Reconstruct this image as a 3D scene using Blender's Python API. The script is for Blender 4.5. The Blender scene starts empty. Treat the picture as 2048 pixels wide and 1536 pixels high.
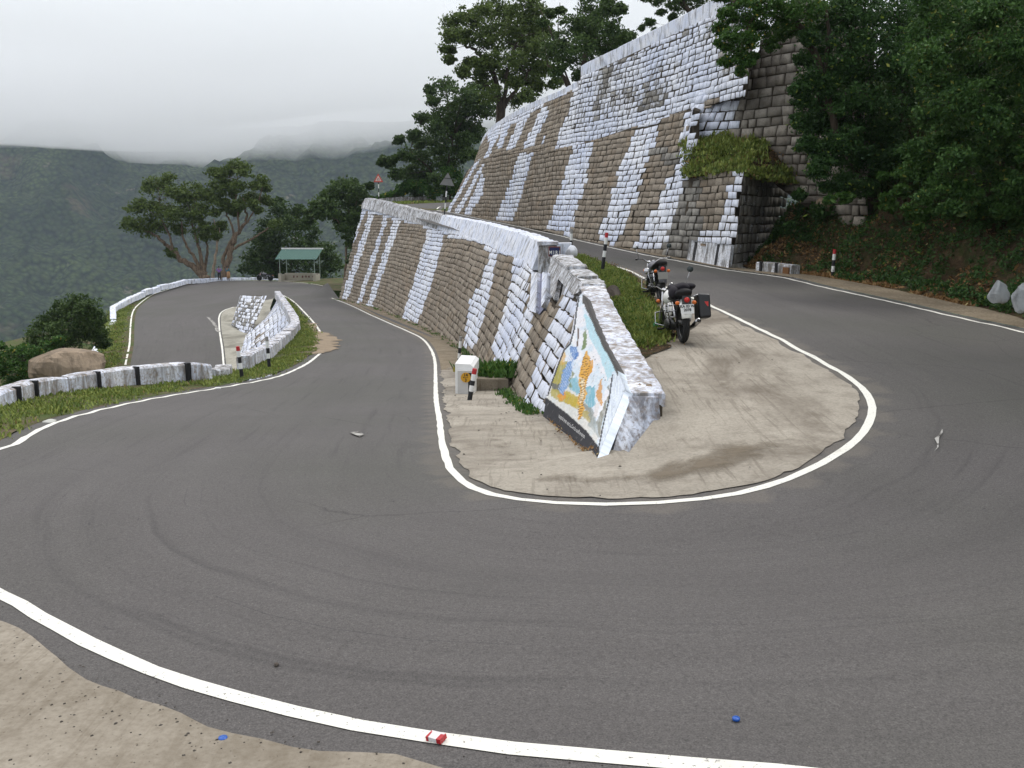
import bpy, math, random
import numpy as np
from mathutils import Vector
from mathutils.geometry import delaunay_2d_cdt
rnd = random.Random(7); RG = np.random.default_rng(11)
sc = bpy.context.scene; C = sc.collection
# ---------------------------------------------------------------- camera, world, sun, exposure
F = 1850.0; TH = math.atan(338 / F); CT, ST = math.cos(TH), math.sin(TH)
cd = bpy.data.cameras.new('camera'); cam = bpy.data.objects.new('camera', cd); C.objects.link(cam)
cd.sensor_width = 36; cd.lens = F / 2048 * 36; cd.clip_start = .1; cd.clip_end = 20000
cam.location = (0, 0, 0); cam.rotation_euler = (math.pi / 2 - TH, 0, 0); sc.camera = cam
sc.render.engine = 'CYCLES'
sc.view_settings.view_transform = 'Standard'; sc.view_settings.look = 'None'
sc.view_settings.gamma = 1; sc.view_settings.exposure = .35
try: sc.view_settings.use_curve_mapping = False
except Exception: pass
sc.cycles.use_denoising = True; sc.cycles.max_bounces = 6; sc.cycles.diffuse_bounces = 3
sc.cycles.volume_bounces = 6; sc.cycles.transparent_max_bounces = 12
SUN_EL, SUN_ROT = math.radians(58), math.radians(-60)
w = bpy.data.worlds.new('World'); sc.world = w; w.use_nodes = True
nt = w.node_tree; nt.nodes.clear()
def wn(t): return nt.nodes.new(t)
sky = wn('ShaderNodeTexSky'); sky.sky_type = 'NISHITA'; sky.sun_disc = False
sky.sun_elevation = SUN_EL; sky.sun_rotation = SUN_ROT; sky.air_density = 1.5; sky.dust_density = 4
b1 = wn('ShaderNodeBackground'); b1.inputs[1].default_value = .05; nt.links.new(sky.outputs[0], b1.inputs[0])
tc = wn('ShaderNodeTexCoord'); sx = wn('ShaderNodeSeparateXYZ'); nt.links.new(tc.outputs['Generated'], sx.inputs[0])
mp = wn('ShaderNodeMapping'); mp.inputs['Scale'].default_value = (2.2, 2.2, 7); nt.links.new(tc.outputs['Generated'], mp.inputs[0])
no = wn('ShaderNodeTexNoise'); no.inputs['Scale'].default_value = 1.4; no.inputs['Detail'].default_value = 4; no.inputs['Roughness'].default_value = .45
nt.links.new(mp.outputs[0], no.inputs['Vector'])
ma = wn('ShaderNodeMath'); ma.operation = 'MULTIPLY_ADD'; nt.links.new(no.outputs['Fac'], ma.inputs[0]); ma.inputs[1].default_value = .16
nt.links.new(sx.outputs['Z'], ma.inputs[2])
cr = wn('ShaderNodeValToRGB'); nt.links.new(ma.outputs[0], cr.inputs[0])
el = cr.color_ramp.elements
el[0].position = .10; el[0].color = (.33, .35, .38, 1)
el[1].position = .36; el[1].color = (1, 1, 1, 1)
for p_, c_ in ((.17, (.40, .42, .44, 1)), (.26, (.70, .72, .73, 1)), (.7, (.92, .93, .95, 1))):
    e_ = el.new(p_); e_.color = c_
b2 = wn('ShaderNodeBackground'); b2.inputs[1].default_value = .9; nt.links.new(cr.outputs[0], b2.inputs[0])
ad = wn('ShaderNodeAddShader'); nt.links.new(b1.outputs[0], ad.inputs[0]); nt.links.new(b2.outputs[0], ad.inputs[1])
wo = wn('ShaderNodeOutputWorld'); nt.links.new(ad.outputs[0], wo.inputs[0])
ld = bpy.data.lights.new('sun', 'SUN'); ld.energy = 1.1; ld.angle = math.radians(14); ld.color = (1, .96, .9)
lo = bpy.data.objects.new('sun', ld); C.objects.link(lo)
lo.rotation_euler = (math.radians(32), 0, math.radians(-60) + math.pi)
lo.location = (0, 0, 50)
# ---------------------------------------------------------------- rays, curves, heights
def P(px, py, y=None, z=None):
    "point of the place seen at photo pixel (px, py) at world depth y or height z"
    u = (px - 1024) / F; v = (768 - py) / F
    d = (u, CT + v * ST, -ST + v * CT)
    k = y / d[1] if y is not None else z / d[2]
    return np.array([d[0] * k, d[1] * k, d[2] * k])
def PX(p):
    "photo pixel of world points (n,3)"
    p = np.atleast_2d(np.asarray(p, float)); dep = p[:, 1] * CT - p[:, 2] * ST
    return np.c_[1024 + F * p[:, 0] / dep, 768 - F * (p[:, 1] * ST + p[:, 2] * CT) / dep]
def dens(pts, step):
    pts = np.asarray(pts, float); out = [pts[0]]
    for a, b in zip(pts[:-1], pts[1:]):
        n = max(1, int(np.linalg.norm((b - a)[:2]) / step))
        out += [a + (b - a) * k / n for k in range(1, n + 1)]
    return np.array(out)
def smooth(pts, step, it=None):
    "Catmull-Rom through pts"
    p = np.asarray(pts, float); p = np.vstack([2 * p[0] - p[1], p, 2 * p[-1] - p[-2]]); out = []
    for i in range(1, len(p) - 2):
        a, b, c, d = p[i - 1:i + 3]; n = max(1, int(np.linalg.norm((c - b)[:2]) / step))
        for k in range(n):
            t = k / n
            out.append(.5 * (2 * b + (c - a) * t + (2 * a - 5 * b + 4 * c - d) * t * t + (3 * b - a - 3 * c + d) * t ** 3))
    out.append(p[-2]); return np.array(out)
def inpoly(pts, poly):
    pts = np.atleast_2d(pts); x, y = pts[:, 0], pts[:, 1]; r = np.zeros(len(pts), bool); n = len(poly)
    for i in range(n):
        x0, y0 = poly[i]; x1, y1 = poly[(i + 1) % n]
        if y0 == y1: continue
        r ^= ((y0 > y) != (y1 > y)) & (x < (x1 - x0) * (y - y0) / (y1 - y0) + x0)
    return r
def zp(l): return np.array([P(a, b, z=c) for a, b, c in l])
def yp(l): return np.array([P(a, b, y=c) for a, b, c in l])
A_in = zp([(663,596,-7.2),(699,610,-6.95),(743,631,-6.6),(786,650,-6.25),(816,663,-6.0),(842,676,-5.75),(859,694,-5.5),
 (869,719,-5.2),(871,751,-4.75),(871.5,779,-4.35),(873,806,-4.0),(880,847,-3.6),(885,888,-3.35),(899,935,-3.2),(919,962,-3.12),
 (941,978,-3.07),(975,992,-3.02),(1030,1002,-2.96),(1100,1009,-2.92),(1210,1011,-2.9)])
B_in = np.vstack([zp([(1210,1011,-2.9),(1320,1008,-2.86),(1430,997,-2.83),(1530,975,-2.8),(1620,940,-2.77),(1690,900,-2.74),(1730,865,-2.7),
 (1746,832,-2.65),(1742,800,-2.6),(1725,775,-2.56),(1680,743,-2.5),(1610,706,-2.42),(1552,675,-2.35),(1493,646,-2.27),(1440,620,-2.18),
 (1382,595,-2.08),(1294,559,-1.9),(1254,540,-1.82),(1199,526,-1.72),(1153,511,-1.58)]),
 [(1.0,42,-1.33),(-1.0,47.5,-1.05),(-3.0,54,-.7),(-5.1,61,-.35),(-7.0,69,.05),(-9.3,78,.5),(-10.5,84,.75)]])
B_out = yp([(2048,665,20),(1900,632,22.3),(1798,608,24.5),(1639,573,28),(1566,555,30),(1455,541,32.8),(1346,520,36),(1294,511,38),(1201,491,42.5),
 (1145,478,46),(1122,472,48.5),(1070,461,54),(1030,452,59),(960,438,65),(907,426,72),(873,420.5,80)])
B_wrap = np.array([(-6.0,83.5,.72),(-4.5,86,.85),(-1,88,1.1),(4,89,1.4)])
A_tail = np.array([(-10.5,84,.75),(-11.5,91,1.0),(-9,97,1.2),(-3,99,1.4),(4,99,1.6)])
A_out0 = zp([(567,591,-7.42),(588,604,-7.1),(622,639,-6.32),(639,662,-5.95),(650,686,-5.6),(647,700,-5.4),(615,727,-5.0),(564,751,-4.65),(513,763,-4.5),
 (424,779,-4.3),(342,791,-4.1),(239,811,-3.9),(137,837.5,-3.68),(68,864,-3.5),(0,902,-3.3)])
H_out = np.vstack([[(-8.0,11.3,-3.2),(-7.4,9.4,-3.05),(-5.8,8.0,-2.95)], zp([(0,1184,-2.85),(68,1228,-2.82),(171,1286,-2.78),(308,1349,-2.74),(444,1394,-2.71),
 (581,1428,-2.69),(697,1455,-2.67),(870,1485,-2.64),(1000,1503,-2.61),(1200,1522,-2.57),(1400,1541,-2.54)]),
 [(1.3,3.95,-2.53),(2.0,3.7,-2.52),(3.1,3.6,-2.52),(5.2,4.2,-2.52),(6.9,5.7,-2.53),(8.2,8.2,-2.55),(9.6,11,-2.58),(10.5,14.5,-2.6),(10.95,17.5,-2.6)]])
F_out = zp([(660,580,-7.35),(653,574,-7.5),(632,569,-7.65),(600,565,-7.8),(560,562.5,-7.95),(500,561,-8.1),(440,560.5,-8.2),(400,561,-8.25),(378,564,-8.3),(349,575,-8.4),(308,588,-8.5),
 (277,609,-8.65),(265,626,-8.75),(261,653,-9.0),(259,687,-9.25),(251,728,-9.6)])
F_out = np.vstack([F_out, F_out[-1] + (F_out[-1] - F_out[-2]) * .9])
C_in = zp([(447,725,-9.5),(444,694,-9.25),(439,660,-8.95),(438.5,633,-8.7),(448,621,-8.55),(468,614,-8.45)])
C_in = np.vstack([C_in[0] + (C_in[0] - C_in[1]) * .9, C_in])
TIP = np.array([(-24.3,87.6,-8.2),(-22.6,87.6,-7.8)])
# elevation = softmin blend of the road-edge elevations; groups: 0 far bend and lower leg, 1 left leg, 2 right leg
def grp(p, g): p = dens(p, .8); return np.c_[p, np.full(len(p), g)]
SMP = np.vstack([grp(F_out, 0), grp(C_in, 0), grp(TIP, 0), grp(A_out0, 1), grp(A_in, 1), grp(H_out[:10], 1), grp(H_out[10:], 2), grp(B_in, 2), grp(B_out, 2),
                 grp(B_wrap, 2), grp(A_tail, 2)])
def H(xy, side='all'):
    xy = np.atleast_2d(np.asarray(xy, float))[:, :2]; out = np.empty(len(xy))
    for i in range(0, len(xy), 4000):
        q = xy[i:i + 4000]
        d = np.sqrt(((q[:, None] - SMP[None, :, :2]) ** 2).sum(-1))
        if side in 'AB':
            k = np.clip((q[:, 1] - 12) / 4, 0, 1) if side != 'all' else 0
            bad = (SMP[:, 3] == 2) if side == 'A' else (SMP[:, 3] < 2)
            d = d + 60 * k[:, None] * bad[None]
        elif side == 'C': d = d + 60 * (SMP[:, 3] > 0)[None]
        elif side == 'L': d = d + 60 * (SMP[:, 3] > 1)[None]
        m = d.min(1, keepdims=True); t = .35 + .22 * np.minimum(m, 6)
        wgt = np.exp(-(d - m) / t); out[i:i + 4000] = (wgt * SMP[None, :, 2]).sum(1) / wgt.sum(1)
    return out
def hit(px, py, side='all', y0=3.0, y1=130.0):
    ys = np.geomspace(y0, y1, 500); q = np.array([P(px, py, y=t) for t in ys]); h = H(q, side); s = q[:, 2] - h
    k = np.where((s[:-1] > 0) & (s[1:] <= 0))[0]
    if not len(k): return q[-1]
    k = k[0]; f = s[k] / (s[k] - s[k + 1]); r = q[k] + (q[k + 1] - q[k]) * f; return r
def hits(l, side='all'): return np.array([hit(a, b, side) for a, b in l])
# ---------------------------------------------------------------- noise
def vnoise(p, seed=0):
    p = np.asarray(p, float); i = np.floor(p).astype(np.int64); f = p - i; f = f * f * (3 - 2 * f); r = 0
    D = p.shape[1]; pr = (73856093, 19349663, 83492791)
    for c in range(2 ** D):
        h = np.full(len(p), seed * 2654435761 & 0xffffffff, np.int64); wt = np.ones(len(p))
        for a in range(D):
            b = c >> a & 1; h = h ^ ((i[:, a] + b) * pr[a]); wt = wt * (f[:, a] if b else 1 - f[:, a])
        h = (h ^ (h >> 13)) * 1274126177 & 0x7fffffff; h = h ^ (h >> 16)
        r = r + wt * ((h & 0xffff) / 65535.)
    return r * 2 - 1
def fbm(p, o=4, seed=0, g=.5):
    p = np.asarray(p, float); r = 0; a = 1
    for k in range(o): r = r + a * vnoise(p * 2 ** k + 17.3 * k, seed + k); a *= g
    return r
# ---------------------------------------------------------------- objects
def tag(o, label=None, cat=None, group=None, kind=None):
    if label: o['label'] = label
    if cat: o['category'] = cat
    if group: o['group'] = group
    if kind: o['kind'] = kind
    return o
def mesh(name, V, Fc, mat, parent=None, smooth_=False, col=None, uv=None, mi=None, loc=None):
    me = bpy.data.meshes.new(name); V = np.array(V, np.float32).reshape(-1, 3)
    if parent is not None and loc is None and parent.get('wp'): V = V - np.array(parent.location, np.float32)
    if isinstance(Fc, np.ndarray):
        n = len(Fc); k = Fc.shape[1]; me.vertices.add(len(V)); me.vertices.foreach_set('co', V.ravel())
        me.loops.add(n * k); me.loops.foreach_set('vertex_index', Fc.astype(np.int32).ravel())
        me.polygons.add(n); me.polygons.foreach_set('loop_start', np.arange(0, n * k, k, dtype=np.int32))
        me.update(calc_edges=True)
    else: me.from_pydata(V.tolist(), [], Fc); me.update()
    me.validate()
    for m_ in (mat if isinstance(mat, (list, tuple)) else [mat]): me.materials.append(m_)
    if mi is not None: me.polygons.foreach_set('material_index', np.asarray(mi, np.int32))
    if smooth_: me.polygons.foreach_set('use_smooth', np.ones(len(me.polygons), bool))
    if col is not None:
        a = me.color_attributes.new('Col', 'FLOAT_COLOR', 'POINT'); c = np.ones((len(V), 4), np.float32); col = np.asarray(col); c[:, :col.shape[1]] = col
        a.data.foreach_set('color', c.ravel())
    if uv is not None:
        a = me.attributes.new('path', 'FLOAT_VECTOR', 'POINT'); c = np.zeros((len(V), 3), np.float32); c[:, :2] = uv; a.data.foreach_set('vector', c.ravel())
    o = bpy.data.objects.new(name, me); C.objects.link(o)
    if loc is not None: o.location = loc
    if parent is not None: o.parent = parent
    return o
def wthing(*a, **k):
    o = empty(*a, **k); o['wp'] = 1; return o
def empty(name, loc, label, cat, group=None, rz=0):
    o = bpy.data.objects.new(name, None); C.objects.link(o); o.location = [float(v) for v in loc]; o.rotation_euler = (0, 0, rz); o.empty_display_size = .2
    return tag(o, label, cat, group)
# ---------------------------------------------------------------- materials
class Mt:
    def __init__(s, name, rough=.9, spec=.3):
        s.m = bpy.data.materials.new(name); s.m.use_nodes = True; s.t = s.m.node_tree
        s.b = s.t.nodes['Principled BSDF']; s.b.inputs['Roughness'].default_value = rough; s.b.inputs['Specular IOR Level'].default_value = spec
        s.tc = s.t.nodes.new('ShaderNodeTexCoord').outputs['Object']
    def lk(s, v, i):
        if hasattr(v, 'is_output') or isinstance(v, bpy.types.NodeSocket): s.t.links.new(v, i)
        elif isinstance(v, (tuple, list)): i.default_value = (*v, 1) if len(v) == 3 and i.type == 'RGBA' else v
        else: i.default_value = v
    def attr(s, n='Col', o='Color'):
        a = s.t.nodes.new('ShaderNodeAttribute'); a.attribute_name = n; return a.outputs[o]
    def sep(s, v):
        a = s.t.nodes.new('ShaderNodeSeparateXYZ'); s.lk(v, a.inputs[0]); return a.outputs
    def scale(s, v, sc_, rot=(0, 0, 0)):
        a = s.t.nodes.new('ShaderNodeMapping'); s.lk(v, a.inputs[0]); a.inputs['Scale'].default_value = sc_; a.inputs['Rotation'].default_value = rot; return a.outputs[0]
    def noise(s, scale, detail=3, rough=.55, vec=None, dist=0):
        a = s.t.nodes.new('ShaderNodeTexNoise'); s.lk(vec if vec is not None else s.tc, a.inputs['Vector']); a.inputs['Scale'].default_value = scale
        a.inputs['Detail'].default_value = detail; a.inputs['Roughness'].default_value = rough; a.inputs['Distortion'].default_value = dist; return a.outputs['Fac']
    def voro(s, scale, vec=None, feat='F1', out='Distance', rand=1):
        a = s.t.nodes.new('ShaderNodeTexVoronoi'); s.lk(vec if vec is not None else s.tc, a.inputs['Vector']); a.inputs['Scale'].default_value = scale; a.feature = feat
        a.inputs['Randomness'].default_value = rand; return a.outputs[out]
    def ramp(s, v, stops):
        a = s.t.nodes.new('ShaderNodeValToRGB'); s.lk(v, a.inputs[0]); e = a.color_ramp.elements
        for k, (p, c) in enumerate(stops):
            c = (c, c, c) if isinstance(c, (int, float)) else c
            if k < 2: e[k].position = p; e[k].color = (*c, 1)
            else: n = e.new(p); n.color = (*c, 1)
        return a.outputs[0]
    def mix(s, f, a_, b_, mode='MIX'):
        a = s.t.nodes.new('ShaderNodeMix'); a.data_type = 'RGBA'; a.blend_type = mode; s.lk(f, a.inputs[0]); s.lk(a_, a.inputs[6]); s.lk(b_, a.inputs[7]); return a.outputs[2]
    def math(s, op, a_, b_=0., c_=0., clamp=False):
        a = s.t.nodes.new('ShaderNodeMath'); a.operation = op; a.use_clamp = clamp; s.lk(a_, a.inputs[0]); s.lk(b_, a.inputs[1]); s.lk(c_, a.inputs[2]); return a.outputs[0]
    def out(s, col, bump=None, strength=.5, dist=.02, rough=None):
        s.lk(col, s.b.inputs['Base Color'])
        if bump is not None:
            a = s.t.nodes.new('ShaderNodeBump'); a.inputs['Strength'].default_value = strength; a.inputs['Distance'].default_value = dist; s.lk(bump, a.inputs['Height']); s.t.links.new(a.outputs[0], s.b.inputs['Normal'])
        if rough is not None: s.lk(rough, s.b.inputs['Roughness'])
        return s.m
def plain(name, c, rough=.6, spec=.4, metal=0, var=.12, scale=6):
    m = Mt(name, rough, spec); m.b.inputs['Metallic'].default_value = metal
    n = m.noise(scale, 4); d = tuple(v * (1 - var * 2) for v in c); return m.out(m.mix(n, d, c))
MAT = {}
def mat_asphalt():
    m = Mt('asphalt', .85, .3); sp = m.noise(95, 2, .7); sp2 = m.noise(34, 3, .7); mid = m.noise(.9, 5, .6); big = m.noise(.16, 4, .55); uv = m.attr('path', 'Vector'); ty = m.sep(uv)[1]
    tr = m.noise(1.0, 4, .6, m.scale(uv, (.09, 1.5, 1))); tr2 = m.noise(1.0, 5, .75, m.scale(uv, (1.6, 13, 1))); tr3 = m.noise(1.0, 3, .6, m.scale(uv, (.25, 5, 1)))
    c = m.mix(mid, (.082, .076, .073), (.108, .101, .096)); c = m.mix(m.ramp(big, ((.4, 0), (.65, .6))), c, (.072, .072, .060))
    c = m.mix(m.ramp(tr, ((.35, .25), (.62, 0))), c, (.060, .055, .053)); c = m.mix(m.ramp(tr3, ((.56, 0), (.72, .45))), c, (.048, .045, .044))
    c = m.mix(m.math('MULTIPLY', m.ramp(tr2, ((.62, 0), (.70, 1))), .6), c, (.028, .027, .03))
    c = m.mix(1, c, m.ramp(sp, ((.3, .62), (.7, 1.38))), 'MULTIPLY'); c = m.mix(1, c, m.ramp(sp2, ((.3, .8), (.7, 1.2))), 'MULTIPLY')
    ed = m.math('MULTIPLY', m.ramp(m.math('SUBTRACT', ty, m.math('MULTIPLY', m.noise(1.7, 5, .7), .5)), ((-.0, .7), (.16, 0))), .3); c = m.mix(ed, c, (.22, .19, .15))
    c = m.mix(m.ramp(m.voro(11), ((.025, .6), (.05, 0))), c, (.26, .23, .19)); ck = m.voro(.35, feat='DISTANCE_TO_EDGE', vec=m.mix(.25, m.tc, m.noise(1.5, 4), 'ADD')); c = m.mix(m.math('MULTIPLY', m.ramp(ck, ((.002, .5), (.006, 0))), m.ramp(m.noise(.2, 2), ((.5, 0), (.6, 1)))), c, (.03, .028, .027))
    return m.out(c, sp, .5, .004)
def mat_concrete(name, a, b, dark, lines=(0, 0, 0), groove=.5):
    m = Mt(name, .92, .2); n1 = m.noise(.55, 6, .62); n2 = m.noise(26, 4, .65); n3 = m.noise(.3, 6, .68, dist=.8); n4 = m.noise(2.4, 6, .7)
    gv = m.noise(1., 3, .6, m.scale(m.tc, (16, .9, 1), lines), .6); ms = m.ramp(m.noise(.45, 3, .5), ((.42, 0), (.55, 1)))
    c = m.mix(m.ramp(n1, ((.3, 0), (.7, 1))), a, b); c = m.mix(m.ramp(n3, ((.50, 0), (.66, .85))), c, dark); c = m.mix(m.ramp(n4, ((.32, .45), (.5, 0))), c, dark)
    gm = m.math('MULTIPLY', m.ramp(gv, ((.36, 1), (.46, 0))), m.math('MULTIPLY', ms, groove)); c = m.mix(gm, c, dark); c = m.mix(m.ramp(m.voro(14), ((.05, .7), (.12, 0))), c, dark); c = m.mix(m.ramp(n2, ((.3, .4), (.6, 0))), c, dark)
    return m.out(c, m.math('ADD', m.math('MULTIPLY', gv, .5), n2), .6, .012)
def mat_earth(name, a, b, c2, green=None, gth=(.5, .6)):
    m = Mt(name, .95, .15); n1 = m.noise(1.3, 5, .65); n2 = m.noise(18, 5, .7); n3 = m.noise(.5, 5, .7)
    c = m.mix(m.ramp(n1, ((.35, 0), (.65, 1))), a, b); c = m.mix(m.ramp(n2, ((.4, 0), (.65, .8))), c, c2)
    if green: c = m.mix(m.ramp(n3, ((gth[0], 0), (gth[1], 1))), c, green)
    return m.out(c, n2, .8, .04)
def mat_line():
    m = Mt('road_paint', .75, .3); n = m.noise(38, 4, .75); n2 = m.noise(2.2, 4, .6)
    c = m.mix(m.ramp(n, ((.34, 1), (.41, 0))), (.72, .71, .64), (.14, .13, .12)); c = m.mix(m.ramp(n2, ((.55, 0), (.75, .35))), c, (.4, .37, .33))
    return m.out(c)
def mat_stone():
    m = Mt('stone_masonry', .93, .15); s = m.sep(m.attr('Col', 'Vector')); paint, tone, kind = s[0], s[1], s[2]
    n1 = m.noise(3.5, 5, .65); n2 = m.noise(24, 4, .7); n3 = m.noise(.35, 4, .6)
    a = m.mix(tone, (.215, .184, .146), (.38, .332, .268)); a = m.mix(m.math('LESS_THAN', tone, .03), a, (.07, .055, .04)); a = m.mix(m.ramp(n1, ((.3, .4), (.55, 0))), a, (.15, .125, .098))
    a = m.mix(m.ramp(n2, ((.35, .5), (.6, 0))), a, (.085, .066, .048)); a = m.mix(m.ramp(m.noise(.9, 3), ((.52, 0), (.7, .35))), a, (.30, .22, .14))
    # kind: 1 = grey weathered block
    g = m.mix(tone, (.15, .142, .128), (.34, .325, .29)); g = m.mix(m.ramp(n1, ((.35, .6), (.6, 0))), g, (.05, .045, .04)); a = m.mix(kind, a, g)
    st = m.noise(1., 5, .7, m.scale(m.tc, (9, 9, 1.3)))
    wh = m.mix(m.ramp(n3, ((.35, 0), (.65, 1))), (.60, .65, .78), (.76, .78, .83)); wh = m.mix(m.ramp(st, ((.30, .75), (.5, 0))), wh, (.24, .25, .27))
    wh = m.mix(m.ramp(n2, ((.30, .6), (.42, 0))), wh, (.2, .18, .16))
    f = m.math('SUBTRACT', m.math('MULTIPLY', paint, 1.12), m.math('MULTIPLY', m.math('ADD', n1, n2), .5)); f = m.ramp(f, ((.02, 0), (.12, 1)))
    return m.out(m.mix(f, a, wh), m.math('ADD', m.math('MULTIPLY', n1, .25), m.math('ADD', n2, m.math('MULTIPLY', st, .5))), .8, .017)
def mat_plaster(name='whitewash', dirty=.5, blue=0., grime=(.13, .125, .115)):
    m = Mt(name, .9, .2); n1 = m.noise(1.6, 5, .65); n2 = m.noise(15, 5, .7); st = m.noise(1., 6, .68, m.scale(m.tc, (5, 5, 1.1)), .5)
    wh = m.mix(m.ramp(n1, ((.3, 0), (.7, 1))), (.60, .66, .80) if blue else (.62, .66, .73), (.78, .79, .82)); e = .30 + .22 * dirty
    wh = m.mix(m.ramp(st, ((e - .1, .95), (e + .1, 0))), wh, grime); wh = m.mix(m.ramp(n2, ((e - .16, .9), (e + .02, 0))), wh, (grime[0] * 1.4, grime[1] * 1.2, grime[2]))
    return m.out(wh, m.math('ADD', n2, n1), .7, .02)
def mat_mortar():
    m = Mt('mortar', .95, .1); n = m.noise(6, 4); return m.out(m.mix(n, (.035, .03, .024), (.10, .083, .062)), n, .5, .02)
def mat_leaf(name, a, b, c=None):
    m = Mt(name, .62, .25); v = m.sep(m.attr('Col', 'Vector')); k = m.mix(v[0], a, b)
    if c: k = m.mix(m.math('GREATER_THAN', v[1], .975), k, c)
    m.b.inputs['Subsurface Weight'].default_value = 0
    m.lk(k, m.b.inputs['Base Color'])
    tr = m.t.nodes.new('ShaderNodeBsdfTranslucent'); m.lk(m.mix(.5, k, (.35, .5, .05), 'MULTIPLY'), tr.inputs[0]); mx = m.t.nodes.new('ShaderNodeMixShader'); mx.inputs[0].default_value = .22
    o = m.t.nodes['Material Output']; m.lk(k, tr.inputs[0]); m.t.links.new(m.b.outputs[0], mx.inputs[1]); m.t.links.new(tr.outputs[0], mx.inputs[2]); m.t.links.new(mx.outputs[0], o.inputs[0])
    return m.m
def mat_bark(name, a, b):
    m = Mt(name, .9, .15); n = m.noise(1., 5, .7, m.scale(m.tc, (6, 6, 1.2))); return m.out(m.mix(m.ramp(n, ((.35, 0), (.65, 1))), a, b), n, .8, .05)
ASPH = mat_asphalt(); LINE = mat_line(); STONE = mat_stone(); MORT = mat_mortar()
CONC = mat_concrete('apron_concrete', (.275, .248, .205), (.40, .365, .305), (.125, .104, .08), (0, 0, math.radians(20)), .45)
CONC2 = mat_concrete('lower_apron_concrete', (.30, .29, .24), (.42, .40, .34), (.16, .15, .12), (0, 0, .3))
DIRT = mat_earth('shoulder_dirt', (.20, .165, .115), (.30, .25, .18), (.12, .095, .066))
CEMENT = mat_concrete('foreground_shoulder', (.19, .163, .125), (.33, .295, .24), (.12, .095, .065), (0, 0, -.5), .25)
SOIL = mat_earth('verge_soil', (.10, .075, .045), (.16, .125, .075), (.06, .05, .03), (.06, .085, .022), (.42, .58))
SAND = mat_earth('sand', (.27, .215, .15), (.35, .28, .20), (.18, .14, .10))
WW = mat_plaster('whitewash', .35); WWD = mat_plaster('whitewash_weathered', .95); WWB = mat_plaster('whitewash_blue', .5, 1); WWC = mat_plaster('whitewash_cap', .85, 1, (.20, .18, .16))
# ---------------------------------------------------------------- ground sheets
def sheet(name, poly, side, mat, dz=0., sp=.8, kind='structure', zf=None, uvf=None, noise_=0., extra=None):
    poly = np.asarray(poly, float)[:, :2]; keep = [0]
    for i in range(1, len(poly)):
        if np.linalg.norm(poly[i] - poly[keep[-1]]) > .02: keep.append(i)
    if np.linalg.norm(poly[keep[-1]] - poly[0]) < .02: keep.pop()
    poly = poly[keep]; lo_, hi_ = poly.min(0), poly.max(0); pts = []; y = lo_[1]; r = 0
    while y < hi_[1]:
        s = sp * (1 if y < 30 else 1.6 if y < 60 else 2.6); xs = np.arange(lo_[0] + (r % 2) * s / 2, hi_[0], s); pts += [(x, y) for x in xs]; y += s * .87; r += 1
    pts = np.array(pts); pts = pts[inpoly(pts, poly)] + RG.uniform(-.08, .08, (1, 2)) * sp
    if extra is not None: ex = np.asarray(extra)[:, :2]; ex = ex[inpoly(ex, poly)]; kd = np.array([np.min(((ex - p) ** 2).sum(1)) > .05 for p in pts]) if len(ex) and len(pts) else np.ones(len(pts), bool); pts = np.vstack([pts[kd], ex])
    n = len(poly); allp = [Vector(p) for p in poly] + [Vector(p) for p in pts]
    v, e, f, *_ = delaunay_2d_cdt(allp, [(i, (i + 1) % n) for i in range(n)], [], 1, 1e-5)
    xy = np.array([tuple(p) for p in v]); z = (zf(xy) if zf else H(xy, side)) + dz
    if noise_: z = z + noise_ * fbm(xy * .9, 3, 5)
    o = mesh(name, np.c_[xy, z], [tuple(t) for t in f], mat, smooth_=True, uv=uvf(xy) if uvf else None)
    if kind: o['kind'] = kind
    return o
def offs(p, d):
    "offset a plan polyline sideways (left positive)"
    p = np.asarray(p, float); t = np.gradient(p[:, :2], axis=0); t /= np.linalg.norm(t, axis=1)[:, None] + 1e-9
    q = p.copy(); q[:, 0] -= t[:, 1] * d; q[:, 1] += t[:, 0] * d; return q
A_in_s = smooth(A_in[:-1], .5); B_in_s = smooth(np.vstack([A_in[-2], B_in]), .5)[0:]
def relax(p, k):
    p = p.copy()
    for _ in range(k): p[1:-1] = (p[:-2] + 2 * p[1:-1] + p[2:]) / 4
    return p
IN_s = relax(smooth(np.vstack([A_in[:-1], B_in]), .3), 2)                 # inner line of the near hairpin, far left to far right
Aout_s = relax(smooth(np.vstack([A_out0, H_out, B_out]), .3), 5)           # outer line of the near hairpin
F_s = smooth(F_out, .6); C_s = smooth(C_in, .5)
R_in = offs(IN_s, -.22)                                          # asphalt edge beyond the line
R_out = offs(Aout_s, .3)
def path_uv(xy):
    d = np.sqrt(((xy[:, None] - IN_s[None, ::2, :2]) ** 2).sum(-1)); k = d.argmin(1); L = np.r_[0, np.cumsum(np.linalg.norm(np.diff(IN_s[:, :2], axis=0), axis=1))][::2]
    return np.c_[L[k], d.min(1)]
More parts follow.
